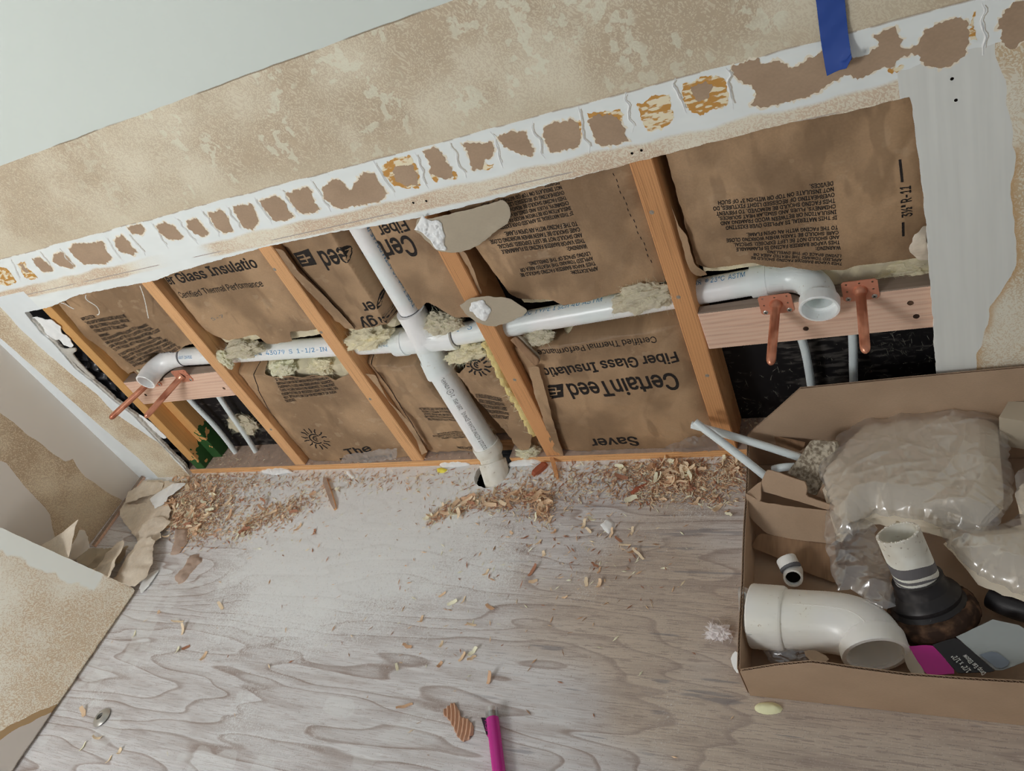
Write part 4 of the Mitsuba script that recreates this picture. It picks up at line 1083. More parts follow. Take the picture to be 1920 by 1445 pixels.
# ------------------------------------------------------------------ glass wool tufts along the pipes
def tuft(label, px, py, y, r, seed, squash=(1, 0.6, 0.7), tone=0, n=900, rot=0.0, fl=0.018):
    k = numbered('insulation_tuft')
    rg = np.random.default_rng(seed)
    c = PY(px, py, y)
    m = blob(r, seed, 0.62, 2.2, 5, squash)
    v = m.vertices
    v = v + m.vertex_normals * ((meshkit.fbm(v * np.array([70, 190, 190]), 4, seed) - 0.5) * 0.005)[:, None]
    ca, sa = math.cos(rot), math.sin(rot)
    Rm = np.array([[ca, 0, -sa], [0, 1, 0], [sa, 0, ca]])
    v = v @ Rm.T + c
    v[:, 1] = np.minimum(v[:, 1], SH - 0.001)
    b = trimesh.Trimesh(v, m.faces, process=False)
    fb = fibres(b.vertices, b.vertex_normals, rg, fl * 0.55, 0.00026, int(n * 1.3), 0.12)
    nz = meshkit.fbm(b.vertices * 60, 3, seed)[:, None]
    A, B = np.array(WOOL[tone]), np.array(WOOL[1]) * 0.95
    col = np.vstack([A * nz + B * (1 - nz), np.tile(np.array(WOOL[2]) * 0.92, (len(fb.vertices), 1))])
    al = cat([b, fb])
    scene[k] = ply(al, 'm_vc', True, color=col)
    return tag(k, label, 'insulation', 'loose tufts of glass wool')
tuft('long grey tuft of glass wool lying over the pipe just right of the second stud', 455, 655, 0.016, 0.042, 1, (1.35, 0.5, 0.5), 1, rot=0.06)
tuft('small yellowish tuft of glass wool hanging at the second stud below the pipe', 421, 672, 0.002, 0.020, 2, (0.75, 0.6, 1.3), 2, 500, fl=0.012)
tuft('rounded tuft of glass wool under the pipe above the small warning print', 532, 690, 0.030, 0.032, 3, (1.2, 0.6, 0.7), 2)
tuft('rounded tuft of glass wool under the pipe beside the third stud', 602, 688, 0.030, 0.030, 4, (1.1, 0.6, 0.75), 0)
tuft('long tuft of glass wool over the pipe just right of the third stud', 690, 633, 0.016, 0.046, 5, (1.4, 0.5, 0.55), 0, 1100, rot=0.12)
tuft('tuft of glass wool behind the foot of the vent pipe', 826, 606, 0.042, 0.036, 6, (1.1, 0.6, 0.7), 1)
tuft('tuft of glass wool on the pipe right of the cross, left of the round scrap', 850, 605, 0.020, 0.018, 7, (1.2, 0.7, 0.8), 1, 500, fl=0.012)
tuft('wide flat tuft of glass wool lying over the pipe left of the orange stud', 1208, 555, 0.014, 0.046, 8, (1.25, 0.4, 0.62), 1, 1100, rot=0.1)
tuft('ragged tuft of glass wool hanging under the pipe right of the round scrap', 1012, 632, 0.020, 0.022, 9, (1.4, 0.6, 0.6), 1, 500, fl=0.014)
tuft('yellow strip of glass wool squeezed under the right arm of the pipe cross', 875, 662, 0.026, 0.034, 10, (1.5, 0.5, 0.5), 0, rot=0.15)
tuft('dark tuft of glass wool behind the right copper stub-outs', 1590, 530, 0.062, 0.040, 11, (1.6, 0.4, 0.5), 0, rot=0.05)
tuft('tuft of glass wool at the right end of the pale block', 1700, 505, 0.050, 0.036, 12, (1.5, 0.5, 0.6), 0)
tuft('tuft of glass wool between the two tubes of the lower left bay', 455, 795, 0.078, 0.045, 13, (1.1, 0.3, 0.8), 1)
tuft('grey tuft of glass wool above the left block at the second stud', 398, 655, 0.050, 0.030, 14, (1.2, 0.5, 0.7), 1)
tuft('pale tuft of glass wool lying on the plate right of the drain', 990, 845, 0.010, 0.022, 15, (1.3, 0.8, 0.55), 2, 700, fl=0.014)
def strip_wool(label, pts, y, w, seed):
    k = numbered('insulation_strip')
    rg = np.random.default_rng(seed)
    c = spline([PY(a, b, y) for a, b in pts], 60)
    m = tube(c, w * (0.6 + 0.7 * meshkit.noise(c * 30, seed)), 18)
    v = m.vertices + (meshkit.fbm(m.vertices * 90, 3, seed)[:, None] - 0.5) * 0.012
    b = trimesh.Trimesh(v, m.faces, process=False)
    fb = fibres(b.vertices, b.vertex_normals, rg, 0.009, 0.0004, 500, 0.3)
    nz = meshkit.fbm(b.vertices * 60, 3, seed)[:, None]
    YW = np.array(alb(206, 190, 130))
    scene[k] = ply(cat([b, fb]), 'm_vc', True, color=np.vstack([YW * nz + YW * 0.8 * (1 - nz), np.tile(np.array(WOOL[2]) * 0.95, (len(fb.vertices), 1))]))
    return tag(k, label, 'insulation')
strip_wool('long yellow strip of glass wool squeezed out along the stud right of the drain', sc([(545, 350), (610, 440), (690, 620), (770, 760), (860, 900), (940, 1080)], *Q8), 0.020, 0.011, 21)

# ------------------------------------------------------------------ loose paper flanges
flap('brown paper flange folded off the third stud above the pipe', sc([(275, 70), (335, 85), (420, 200), (560, 330), (740, 525), (690, 530), (560, 400), (400, 230)], *Q5), 0.006, lambda p: -0.002 + 0 * p[:, 0], 31)
flap('brown paper flange folded off the third stud below the pipe', sc([(800, 780), (858, 785), (930, 930), (1060, 1060), (1150, 1225), (1115, 1240), (1085, 1150), (990, 1010), (870, 850)], *Q5), 0.006, lambda p: -0.003 + 0 * p[:, 0], 32)
flap('brown paper flange along the stud right of the drain, below the loose cardboard piece', sc([(395, 740), (455, 735), (500, 900), (545, 1080), (597, 1245), (548, 1245), (480, 1040), (430, 880)], *Q6), 0.004, lambda p: -0.004 + 0 * p[:, 0], 33)
flap('curled paper flange right of the orange stud above the pipe', sc([(-60, -160), (-20, -60), (25, 0), (40, 60), (62, 150), (150, 218), (90, 222), (50, 200), (20, 130), (-10, 20)], *Q7), 0.010, lambda p: -0.004 + 0 * p[:, 0], 34)
flap('torn brown paper tongue standing on the plate right of the drain', sc([(745, 860), (800, 900), (850, 990), (930, 1080), (915, 1180), (840, 1190), (770, 1130), (725, 1010), (735, 930)], *Q8), 0.010, lambda p: -0.012 * (0.1 - p[:, 1]) / 0.1, 35)
k = flap('narrow pale paper edge standing on the stud under the hanging paper scrap', sc([(575, 595), (650, 585), (735, 775), (832, 1055), (790, 1050), (700, 800), (630, 680)], 5.78, 760, 370), 0.006, lambda p: 0 * p[:, 0], 36)
flap('brown paper flange beside the green-footed stud', [(98, 560), (108, 556), (255, 700), (262, 712), (250, 700), (160, 635)], 0.010, lambda p: 0.004 + 0 * p[:, 0], 37)
# left cavity edge: foil strip and torn paper beside the first stud
def cavity_strip():
    pts = [(128, 665), (150, 690), (190, 725), (228, 760), (262, 800), (300, 845), (345, 880), (352, 872), (310, 830), (272, 785), (238, 750), (205, 715), (165, 672), (140, 655)]
    g = sg.Polygon(XZ(pts, 0.012)).buffer(0.004)
    def place(p):
        w = np.sin(p[:, 1] * 160 + p[:, 0] * 60) * 0.006 + (meshkit.fbm(np.c_[p * 70, p[:, :1]], 3, 4) - 0.5) * 0.012
        return np.c_[p[:, 0], 0.014 + w, p[:, 1]]
    k = numbered('plastic_strip')
    scene[k] = ply(sheet(g, 0.004, place, 0.0004), 'm_foil', True)
    tag(k, 'crinkled black plastic strip behind the broken left edge of the opening', 'plastic')
mat('m_foil', lin(46, 46, 50), 0.25, 0.7)
cavity_strip()
def scrap(name, label, catg, pts, y, seed, m, thick=0.0008, bend=lambda p: 0, amp=0.004, res=0.005, rag_a=0.0018, group=None):
    g = rag(sg.Polygon(XZ(pts, y)).buffer(0), seed, rag_a)
    def place(p):
        w = meshkit.fbm(np.c_[p * 34, np.full(len(p), seed * 1.3)], 3, seed) - 0.5
        return np.c_[p[:, 0], y + w * amp + bend(p), p[:, 1]]
    k = numbered(name)
    scene[k] = ply(sheet(g, res, place, thick), m, True)
    tag(k, label, catg, group)
    return k, place, g
scrap('paper_scrap', 'white torn paper chunk at the upper left corner of the opening', 'paper', sc([(245, 150), (330, 160), (410, 170), (480, 220), (500, 280), (560, 320), (592, 375), (560, 395), (510, 380), (470, 330), (430, 345), (380, 300), (300, 220)], *Q1), -0.006, 41, 'm_plaster', 0.0016, amp=0.016, res=0.003, rag_a=0.0045)
scrap('paper_scrap', 'grey broken drywall sliver below the white torn paper at the left edge', 'paper', sc([(440, 370), (520, 400), (600, 390), (610, 420), (580, 440), (640, 520), (760, 640), (730, 640), (600, 520), (500, 430)], *Q1), -0.008, 42, 'm_gypsum', 0.004, amp=0.004)
scrap('paper_scrap', 'small white paper shred low at the left edge of the opening', 'paper', sc([(1075, 905), (1130, 930), (1220, 1000), (1330, 1110), (1300, 1120), (1200, 1050), (1110, 960)], *Q1), -0.002, 43, 'm_plaster', 0.0012, amp=0.006)

# hanging scraps of drywall paper
Q9 = (5.78, 760, 370)
k, place, g = scrap('paper_scrap', 'large grey drywall paper scrap hanging from the top edge of the opening', 'paper', sc([(150, 215), (300, 215), (700, 110), (1070, 5), (1110, 40), (1140, 100), (1145, 200), (1120, 260), (1020, 330), (910, 430), (820, 490), (700, 550), (600, 590), (500, 588), (380, 575), (320, 540), (220, 440), (180, 380), (110, 340)], *Q9), -0.016, 51, 'm_backpaper', 0.0012, lambda p: -0.006 + (0.70 - p[:, 1]) * 0.04, 0.005)
def plaster_on(parent, pts, y, seed, res=0.0018, h=0.006, shape=None):
    g = rag(sg.Polygon(XZ(pts, y)).buffer(0), seed, 0.0025)
    gb = g.exterior
    def pl2(p):
        d = np.array([gb.distance(sg.Point(a)) for a in p])
        w = meshkit.fbm(np.c_[p * 130, np.full(len(p), seed)], 4, seed)
        w = 0.4 + 1.6 * np.abs(w - 0.5) + 0.5 * (w > 0.52)
        base = place(p)
        base[:, 1] -= 0.0012 + np.minimum(d / 0.006, 1) ** 0.6 * h * w * 0.8
        return base
    obj('plaster_crust', sheet(g, res, pl2, 0.002), 'm_plaster', parent, smooth=True)
plaster_on(k, sc([(110, 335), (200, 170), (260, 235), (350, 225), (400, 260), (410, 330), (440, 400), (425, 450), (455, 560), (380, 570), (320, 530), (290, 460), (215, 400), (180, 350)], *Q9), -0.018, 52)
k, place, g = scrap('paper_scrap', 'round grey paper scrap with a white plaster blot, stuck on the pipe and stud', 'paper', sc([(595, 1165), (680, 1105), (800, 1070), (900, 1068), (1040, 1075), (1150, 1090), (1220, 1140), (1320, 1205), (1310, 1250), (1180, 1320), (1080, 1365), (960, 1390), (880, 1385), (780, 1350), (690, 1290), (640, 1240)], *Q9), -0.014, 53, 'm_backpaper', 0.0012, lambda p: -0.002, 0.003)
plaster_on(k, sc([(700, 1220), (715, 1140), (790, 1110), (850, 1105), (870, 1150), (930, 1190), (942, 1230), (910, 1290), (880, 1335), (820, 1330), (760, 1290), (745, 1250)], *Q9), -0.016, 54)
k, place, g = scrap('cardboard_piece', 'small brown cardboard strip folded out beside the stud, under the round scrap', 'cardboard', sc([(285, 610), (315, 590), (455, 715), (450, 735), (430, 745)], *Q6), -0.010, 55, 'm_card_brown', 0.004, lambda p: (p[:, 1] - 0.3) * 0.1, 0.001, rag_a=0.0006)
k, place, g = scrap('paper_scrap', 'grey felt strip behind the small brown cardboard strip', 'paper', sc([(310, 585), (350, 580), (460, 690), (462, 725), (440, 700)], *Q6), 0.002, 56, 'm_backpaper', 0.004, lambda p: 0 * p[:, 0], 0.004)
scrap('plastic_scrap', 'white crumpled paper scrap in the upper right corner behind the drywall edge', 'paper', sc([(1270, 1390), (1285, 1320), (1370, 1270), (1395, 1400), (1380, 1470), (1300, 1440)], *Z3), 0.006, 57, 'm_paper', 0.0008, amp=0.022, res=0.003, rag_a=0.005)
# ------------------------------------------------------------------ left: leaning sheet, torn paper
sh0 = PZ(258, 1108, 0.0); ya, yb_ = float(sh0[1]), -1.5
lean = np.array([-0.707, 0, 0.707])
Ls = 0.44
x0 = 0.064
o = np.array([x0, ya, 0.0006])
m = prism_on(ragged(sg.box(0, 0, Ls, ya - yb_), 0.012, 0.0012, 61), o + [0.009, 0, 0.0], lean, (0, -1, 0), np.array([0.707, 0, 0.707]) * -1.0, 0.0)  if False else None
gS = ragged(sg.box(0.0, 0.0, Ls, ya - yb_), 0.012, 0.0011, 61)
nrm = np.array([0.707, 0, 0.707])
m = prism_on(gS, o, lean, np.array([0, -1.0, 0]), -nrm, 0.0125)
m.apply_translation([0, 0, 0.0005 - m.vertices[:, 2].min()])
obj('drywall_sheet', m, 'm_sheet', smooth=False)
tag('drywall_sheet', 'speckled drywall sheet leaning against the left side wall', 'drywall')
q = PZ(213, 1147, 0.03)
obj('nail_hole', revolve([(0, 0.0004), (0.0032, 0.0004), (0.0028, -0.001)], np.array([x0, 0, 0]) + lean * ((x0 - PX(213, 1147, 0.03)[0])) / 0.707 + np.array([0, PX(213, 1147, 0.03)[1], 0.0005]), nrm, 12), 'm_dark', 'drywall_sheet')

def paper_on_floor(label, pts, z, lift, seed, m='m_paper', name='torn_paper', thick=0.0009, amp=0.02, res=0.005, rag_a=0.004):
    g = rag(sg.Polygon(XY(pts, z)).buffer(0), seed, rag_a)
    gx, gy = np.array(g.centroid.coords[0])
    def place(p):
        w = meshkit.fbm(np.c_[p * 15, np.full(len(p), seed * 1.9)], 4, seed)
        w = w + 0.5 * np.abs(meshkit.fbm(np.c_[p * 30, np.full(len(p), seed * 3.9)], 3, seed) - 0.5)
        zz = z + lift(p[:, 0] - gx, p[:, 1] - gy) + (w - 0.45) * amp * 1.7
        return np.c_[p[:, 0], p[:, 1], np.maximum(zz, 0.0012 + 0.002 * meshkit.noise(np.c_[p * 40, p[:, :1]], seed))]
    k = numbered(name)
    scene[k] = ply(sheet(g, res, place, thick), m, True)
    return tag(k, label, 'paper', 'torn drywall paper heaped in the left corner')
F1 = (2.47, 0, 860)
paper_on_floor('broad torn paper lying flat in the corner at the left end of the opening', sc([(640, 100), (770, 105), (860, 118), (830, 140), (760, 150), (770, 180), (700, 240), (560, 265), (560, 215), (600, 180)], *F1), 0.004, lambda x, y: 0.0, 71, amp=0.012)
paper_on_floor('torn beige paper strip with a white ragged edge, partly under the wood shavings', sc([(560, 215), (740, 200), (780, 210), (800, 240), (775, 300), (770, 330), (700, 360), (640, 380), (600, 330), (560, 270)], *F1), 0.006, lambda x, y: 0.002, 72, amp=0.014)
paper_on_floor('upright curled torn paper beside the sheared end of the leaning drywall sheet', sc([(545, 580), (600, 500), (640, 430), (660, 400), (715, 378), (735, 400), (720, 500), (690, 560), (650, 600), (600, 605)], *F1), 0.012, lambda x, y: 0.018 - 1.6 * (x ** 2), 73, amp=0.02)
paper_on_floor('rounded torn paper flap bent up behind the leaning drywall sheet', sc([(420, 520), (480, 480), (560, 400), (600, 395), (590, 470), (570, 560), (545, 585), (480, 550)], *F1), 0.03, lambda x, y: 0.02 + 0.25 * x, 74, amp=0.02)
paper_on_floor('grey shaded paper fold lying between the side wall and the leaning sheet', sc([(330, 460), (370, 420), (540, 415), (600, 400), (560, 480), (440, 520), (400, 500)], *F1), 0.02, lambda x, y: 0.0, 75, 'm_backpaper', amp=0.02)
paper_on_floor('pointed pale paper piece standing up behind the leaning drywall sheet', sc([(180, 405), (300, 350), (388, 298), (340, 380), (300, 450), (240, 440)], *F1), 0.16, lambda x, y: 0.25 * y, 76, amp=0.01, rag_a=0.001)
paper_on_floor('speckled paper piece behind the pointed pale paper', sc([(300, 450), (345, 385), (390, 325), (410, 360), (415, 410), (340, 460)], *F1), 0.11, lambda x, y: 0.2 * y, 77, 'm_wall_left', amp=0.012)
paper_on_floor('small torn paper bits along the edge of the plywood by the leaning sheet', sc([(640, 600), (660, 560), (720, 510), (735, 520), (690, 590), (655, 625)], *F1), 0.004, lambda x, y: 0.0, 78, 'm_plaster', amp=0.012)
paper_on_floor('small crumpled paper scrap at the side wall foot, above the broad torn paper', sc([(600, 150), (680, 110), (760, 112), (740, 160), (660, 190), (590, 215)], *F1), 0.010, lambda x, y: 0.004, 79, amp=0.02)
paper_on_floor('narrow ragged paper strip curling over the left shavings pile', sc([(690, 300), (760, 270), (800, 300), (740, 345), (760, 375), (690, 385), (640, 395), (650, 350)], *F1), 0.012, lambda x, y: 0.004, 62, amp=0.02)
paper_on_floor('white ragged paper edge lying beside the left shavings pile', sc([(700, 190), (800, 125), (870, 120), (840, 150), (790, 185), (770, 215), (720, 235)], *F1), 0.007, lambda x, y: 0.003, 63, 'm_plaster', amp=0.014)
k = numbered('wood_strip')
a, b = PZ(265, 893, 0.01), PZ(172, 1022, 0.01)
scene[k] = ply(hull([p + np.array(d) for p in (a, b) for d in ((0.004, 0, -0.009), (0.012, 0, -0.009), (0.004, 0, 0.004), (0.012, 0, 0.0))]), 'm_block', False)
tag(k, 'thin dark wood strip at the foot of the left side wall', 'lumber')

# ------------------------------------------------------------------ chips, sticks, chunks
def chunk(name, label, catg, pts, z, h, seed, m, res=0.004, group=None, rag_a=0.0016, rough=0.8):
    g = rag(sg.Polygon(XY(pts, z)).buffer(0), seed, rag_a)
    ext = g.exterior
    def place(p):
        d = np.array([ext.distance(sg.Point(a)) for a in p])
        w = meshkit.fbm(np.c_[p * 95, np.full(len(p), seed)], 4, seed)
        return np.c_[p[:, 0], p[:, 1], z + np.minimum(1, d / max(h, 0.003)) ** 0.6 * h * (0.35 + 0.8 * w) + 0.0008]
    p, t = grid_tri(g, res)
    top = place(p); bot = np.c_[p, np.full(len(p), z + 0.0003)]
    k0 = len(p)
    e = np.sort(np.vstack([t[:, [0, 1]], t[:, [1, 2]], t[:, [2, 0]]]), axis=1); d_ = np.vstack([t[:, [0, 1]], t[:, [1, 2]], t[:, [2, 0]]])
    u, idx, cnt = np.unique(e, axis=0, return_index=True, return_counts=True); bb = d_[idx[cnt == 1]]
    me = trimesh.Trimesh(np.vstack([top, bot]), np.vstack([t, t[:, ::-1] + k0, np.c_[bb[:, 0], bb[:, 0] + k0, bb[:, 1]], np.c_[bb[:, 1], bb[:, 0] + k0, bb[:, 1] + k0]]), process=False)
    k = numbered(name)
    scene[k] = ply(me, m, 40)
    return tag(k, label, catg, group)
def ell(cx, cy, a, b, rot=0, n=14):
    return [(cx + a * math.cos(t) * math.cos(rot) - b * math.sin(t) * math.sin(rot), cy + a * math.cos(t) * math.sin(rot) + b * math.sin(t) * math.cos(rot)) for t in np.linspace(0, 2 * math.pi, n, endpoint=False)]
G2 = (3.84, 560, 860)
chunk('plaster_chunk', 'white plaster chunk lying before the plate left of the drain', 'plaster', sc([(1015, 5), (1200, 0), (1240, 45), (1130, 60), (1040, 62), (1010, 40)], *G2), 0.002, 0.014, 81, 'm_plaster')
chunk('plaster_chunk', 'white plaster chunk lying before the plate right of the drain', 'plaster', sc([(1505, 40), (1590, 5), (1700, -10), (1750, 15), (1700, 45), (1600, 52), (1510, 58)], *G2), 0.002, 0.016, 82, 'm_plaster')
chunk('plaster_chunk', 'white plaster flake before the plate near the second stud', 'plaster', sc([(1155, 215), (1280, 180), (1390, 175), (1465, 235), (1380, 235), (1290, 260), (1180, 240)], 5.05, 260, 840), 0.002, 0.010, 83, 'm_plaster')
chunk('plaster_chunk', 'white angular plaster flake among the shavings left of the box', 'plaster', sc([(565, 650), (630, 595), (690, 640), (670, 690), (640, 730), (600, 700)], 4.517, 1000, 840), 0.0, 0.006, 84, 'm_plaster', 0.003)
chunk('plaster_chunk', 'small white plaster crumb before the plate left of the dark crack', 'plaster', sc([(345, 90), (370, 80), (410, 130), (385, 150), (350, 120)], *G2), 0.0, 0.008, 85, 'm_plaster', 0.003)
mat('m_yellow', alb(222, 206, 80), 0.6, 0.3)
mat('m_foamy', alb(232, 224, 180), 0.8, 0.2)
chunk('foam_chip', 'bright yellow foam chip in front of the white plaster left of the drain', 'foam', sc([(995, 70), (1035, 65), (1072, 80), (1055, 100), (1000, 103)], *G2), 0.0, 0.009, 86, 'm_yellow', 0.003, rag_a=0.0008)
chunk('foam_chip', 'pale yellow foam piece on the floor below the box front', 'foam', ell(1441, 1328, 28, 12, 0.03), 0.0, 0.013, 87, 'm_foamy', 0.003, rag_a=0.001)
def stick(label, a, b, w, h, m='m_block', name='wood_stick', z=0.0, lift=0.0):
    p, q = PZ(*a, z), PZ(*b, z)
    d = q - p; L = np.linalg.norm(d); d /= L; s = np.array([-d[1], d[0], 0])
    pts = []
    for t, ww in ((0, 0.35), (0.12, 0.9), (0.5, 1.0), (0.86, 0.8), (1, 0.5)):
        for sx in (-1, 1):
            for hz in (0.0005, h * (1 if 0 < t < 1 else 0.6)):
                pts.append(p + d * L * t + s * sx * w * ww / 2 + [0, 0, hz + lift * (1 - t)])
    k = numbered(name)
    scene[k] = ply(hull(pts), m, False)
    return tag(k, label, 'wood')
stick('brown wood stick on the floor left of the plaster chunk and drain', sc([(190, 140)], *G2)[0], sc([(268, 368)], *G2)[0], 0.013, 0.009, 'm_plate')
stick('thin orange wood stick leaning off the plate right of the drain', sc([(1835, 5)], *G2)[0], sc([(1868, 150)], *G2)[0], 0.010, 0.006, 'm_stud', lift=0.012)
stick('reddish splintered wood chip right of the drain', sc([(1790, 40)], *G2)[0], sc([(1690, 125)], *G2)[0], 0.018, 0.010, 'm_red')
mat('m_red', alb(150, 84, 62), 0.75, 0.25)
chunk('wood_chip', 'large curved orange wood chip at the torn paper in the left pile', 'wood', sc([(345, 760), (470, 770), (460, 900), (380, 1000), (300, 1010), (340, 900)], 5.05, 260, 840), 0.002, 0.010, 88, 'm_plate', 0.004)
chunk('wood_chip', 'flaky brown wood chip cluster alone below the left pile', 'wood', sc([(500, 1020), (560, 1000), (600, 1070), (520, 1150), (440, 1260), (380, 1290), (345, 1220), (410, 1150)], 5.05, 260, 840), 0.0, 0.012, 89, 'm_plate', 0.004, rag_a=0.004)
chunk('wood_chip', 'orange bark-like wood chip among the shavings near the box', 'wood', sc([(810, 390), (860, 340), (980, 290), (970, 310), (900, 350), (850, 400)], 4.517, 1000, 840), 0.0, 0.010, 90, 'm_red', 0.003)
# ridged adhesive flake
g = rag(sg.Polygon(XY(sc([(455, 290), (520, 230), (620, 155), (655, 180), (720, 330), (760, 400), (860, 410), (950, 530), (945, 680), (870, 760), (790, 805), (690, 720), (630, 560), (540, 420), (460, 350)], 8.727, 780, 1300)).copy()), 91, 0.001)
def place(p):
    gx, gy = p[:, 0] - g.centroid.x, p[:, 1] - g.centroid.y
    ph = (gx * 0.80 + gy * 0.25 + 4.0 * gy * gy) / 0.0070 * 2 * np.pi
    return np.c_[p, 0.0040 + 0.0024 * np.sin(ph) + 0.002 * (meshkit.fbm(np.c_[p * 140, p[:, :1]], 3, 2) - 0.5)]
scene['adhesive_flake'] = ply(sheet(g, 0.0011, place, 0.0024), 'm_adhesive', True)
mat('m_adhesive', alb(186, 150, 126), 0.75, 0.25)
tag('adhesive_flake', 'ridged brown tile adhesive flake left of the magenta tube', 'adhesive')
# steel ring
c = PZ(191, 1345, 0.001)
t = thing('steel_ring', 'grey domed steel ring lying on the plywood at the lower left', 'hardware')
obj('ring', revolve([(0.0085, 0.0), (0.0085, 0.0075), (0.010, 0.0085), (0.014, 0.0078), (0.020, 0.005), (0.0235, 0.001), (0.0235, 0.0)], c, (-0.12, 0.05, 1), 40), 'm_steel', t)
obj('hole_rim', revolve([(0.0088, 0.0070), (0.0088, 0.0005), (0.0, 0.0004)], c, (-0.12, 0.05, 1), 24), 'm_rubber', t)
# magenta tube with its peeled wrapper
t = thing('magenta_tube', 'magenta wrapped tube lying on the floor at the bottom edge', 'tube')
A, B = PZ(922, 1336, 0.011), PZ(936, 1450, 0.011)
d = (B - A) / np.linalg.norm(B - A)
E_ = A + d * 0.45
obj('tube', tube([A, A + d * 0.0008, E_], [0.0105, 0.0115, 0.0115], 36), 'm_magenta', t)
obj('clear_sleeve', tube([A - d * 0.008, A + d * 0.012], 0.0120, 36, inner=0.0116), 'm_film', t)
side = np.array([-d[1], d[0], 0]); side = side if side[0] < 0 else -side
Lw = np.linalg.norm(PZ(905, 1340, .011)[:2] - A[:2])
def wrapf(pts, off):
    V = []
    for s, w in pts:
        V.append(A + d * s + side * (0.0095 + w) + [0, 0, -0.004 + w * 0.3 + off])
    return np.array(V)
w1 = [(0.006, 0.0), (0.003, 0.006), (0.001, 0.0125), (0.018, 0.0095), (0.036, 0.0065), (0.036, 0.0)]
def poly3(V): return trimesh.Trimesh(np.vstack([V, V - [0, 0, 0.0004]]), [[0, i + 1, i] if False else [0, i, i + 1] for i in range(1, len(V) - 1)] + [[len(V), len(V) + i + 1, len(V) + i] for i in range(1, len(V) - 1)], process=False)
obj('black_label', poly3(wrapf(w1, 0.0)), 'm_labelblack', t, smooth=False)
obj('wrapper_fold', poly3(wrapf([(0.036, 0.0), (0.036, 0.0065), (0.052, 0.0)], 0.0)), 'm_magenta', t, smooth=False)
mat('m_labelblack', lin(44, 30, 50), 0.4, 0.4)
v, f = glyphs('PEXA', True); v, f = fine(v, f, 0.3); sxy = 0.024 / v[:, 0].max()
Pw = np.array([A + d * (0.030 - a * sxy) + side * (0.0095 + 0.0012 + b * 0.0052) + [0, 0, -0.004 + 0.3 * (0.0012 + b * 0.0052) + 0.0006] for a, b in v])
me = trimesh.Trimesh(Pw, f, process=False)
if me.face_normals[:, 2].mean() < 0: me.invert()
obj('lettering', me, 'm_magenta', t, smooth=False)
# blue tape hanging over the strip
k = 'blue_tape'
c = [PY(1553, -30, DF - 0.004), PY(1560, 30, DF - 0.005), PY(1566, 80, DF - 0.007), PY(1571, 110, DF - 0.011), PY(1575, 131, DF - 0.018)]
c = spline(c, 40); hw = 0.0165
row = [(-1, 0), (-0.5, 0), (0, 0), (0.5, 0), (1, 0)]
V = []
for i, q in enumerate(c):
    s = i / 39
    for j, (a, _) in enumerate(row):
        V.append(q + np.array([a * hw, -0.010 * max(0, s - 0.7) * max(0, a) * 3 + 0.0006 * math.sin(s * 22 + a * 3), (0.012 if a > 0.5 else 0) * (s > 0.94) + a * 0.004 * s]))
Fs = [[i * 5 + j, i * 5 + j + 1, (i + 1) * 5 + j + 1] for i in range(39) for j in range(4)] + [[i * 5 + j, (i + 1) * 5 + j + 1, (i + 1) * 5 + j] for i in range(39) for j in range(4)]
me = trimesh.Trimesh(np.array(V), Fs, process=False)
if me.face_normals[:, 1].mean() > 0: me.invert()
n_ = me.vertex_normals
me = trimesh.Trimesh(np.vstack([me.vertices, me.vertices - n_ * 0.0003]), np.vstack([me.faces, me.faces[:, ::-1] + len(V)]), process=False)
scene[k] = ply(me, 'm_tape', True)
tag(k, 'strip of blue painter tape hanging over the torn tile strip at the top', 'tape')
# white fibre tuft next to the box
k = numbered('fibre_tuft')
rg = np.random.default_rng(8)
b = blob(0.014, 8, 0.9, 2.6, 4, (1.35, 0.9, 0.6)); b.apply_translation(PZ(1348, 1184, 0.007)); b.vertices[:, 2] = np.maximum(b.vertices[:, 2], 0.001)
fbm_ = fibres(b.vertices, b.vertex_normals, rg, 0.008, 0.0009, 300, 0.15); fbm_.vertices[:, 2] = np.maximum(fbm_.vertices[:, 2], 0.0006)
scene[k] = ply(cat([b, fbm_]), 'm_vc', True, color=np.tile(alb(212, 208, 208), (len(b.vertices) + len(fbm_.vertices), 1)))
tag(k, 'white fluffy fibre tuft on the floor against the left side of the box', 'fluff')

# ------------------------------------------------------------------ wood shavings
rng = np.random.default_rng(11)
def curl(L, w, turn, th=0.0006, n=7, wob=0.0):
    """a curled strip of wood with thickness"""
    V, Fs = [], []
    R0 = L / max(abs(turn), 0.05)
    for i in range(n):
        a = turn * (i / (n - 1) - 0.5)
        x, z = R0 * math.sin(a), R0 * (1 - math.cos(a))
        nx_, nz_ = -math.sin(a), math.cos(a)
        ww = w * (0.55 + 0.45 * math.sin(math.pi * (0.12 + 0.76 * i / (n - 1))))
        yo = wob * math.sin(i * 1.7)
        for sgn, tt in ((-1, 0), (1, 0), (1, th), (-1, th)):
            V.append((x + nx_ * tt, yo + sgn * ww / 2, z + nz_ * tt))
    for i in range(n - 1):
        for j in range(4):
            a, b, c_, d_ = 4 * i + j, 4 * i + (j + 1) % 4, 4 * (i + 1) + (j + 1) % 4, 4 * (i + 1) + j
            Fs += [[a, b, c_], [a, c_, d_]]
    e = 4 * (n - 1)
    Fs += [[0, 2, 1], [0, 3, 2], [e, e + 1, e + 2], [e, e + 2, e + 3]]
    m = trimesh.Trimesh(np.array(V), Fs, process=False)
    if m.volume < 0: m.invert()
    return m
WD = [alb(222, 200, 172), alb(208, 182, 152), alb(232, 216, 192), alb(192, 158, 128), alb(156, 112, 90)]
for i, cc in enumerate(WD): mat(f'm_shaving_{i}', cc, 0.75, 0.25)
protos = {}
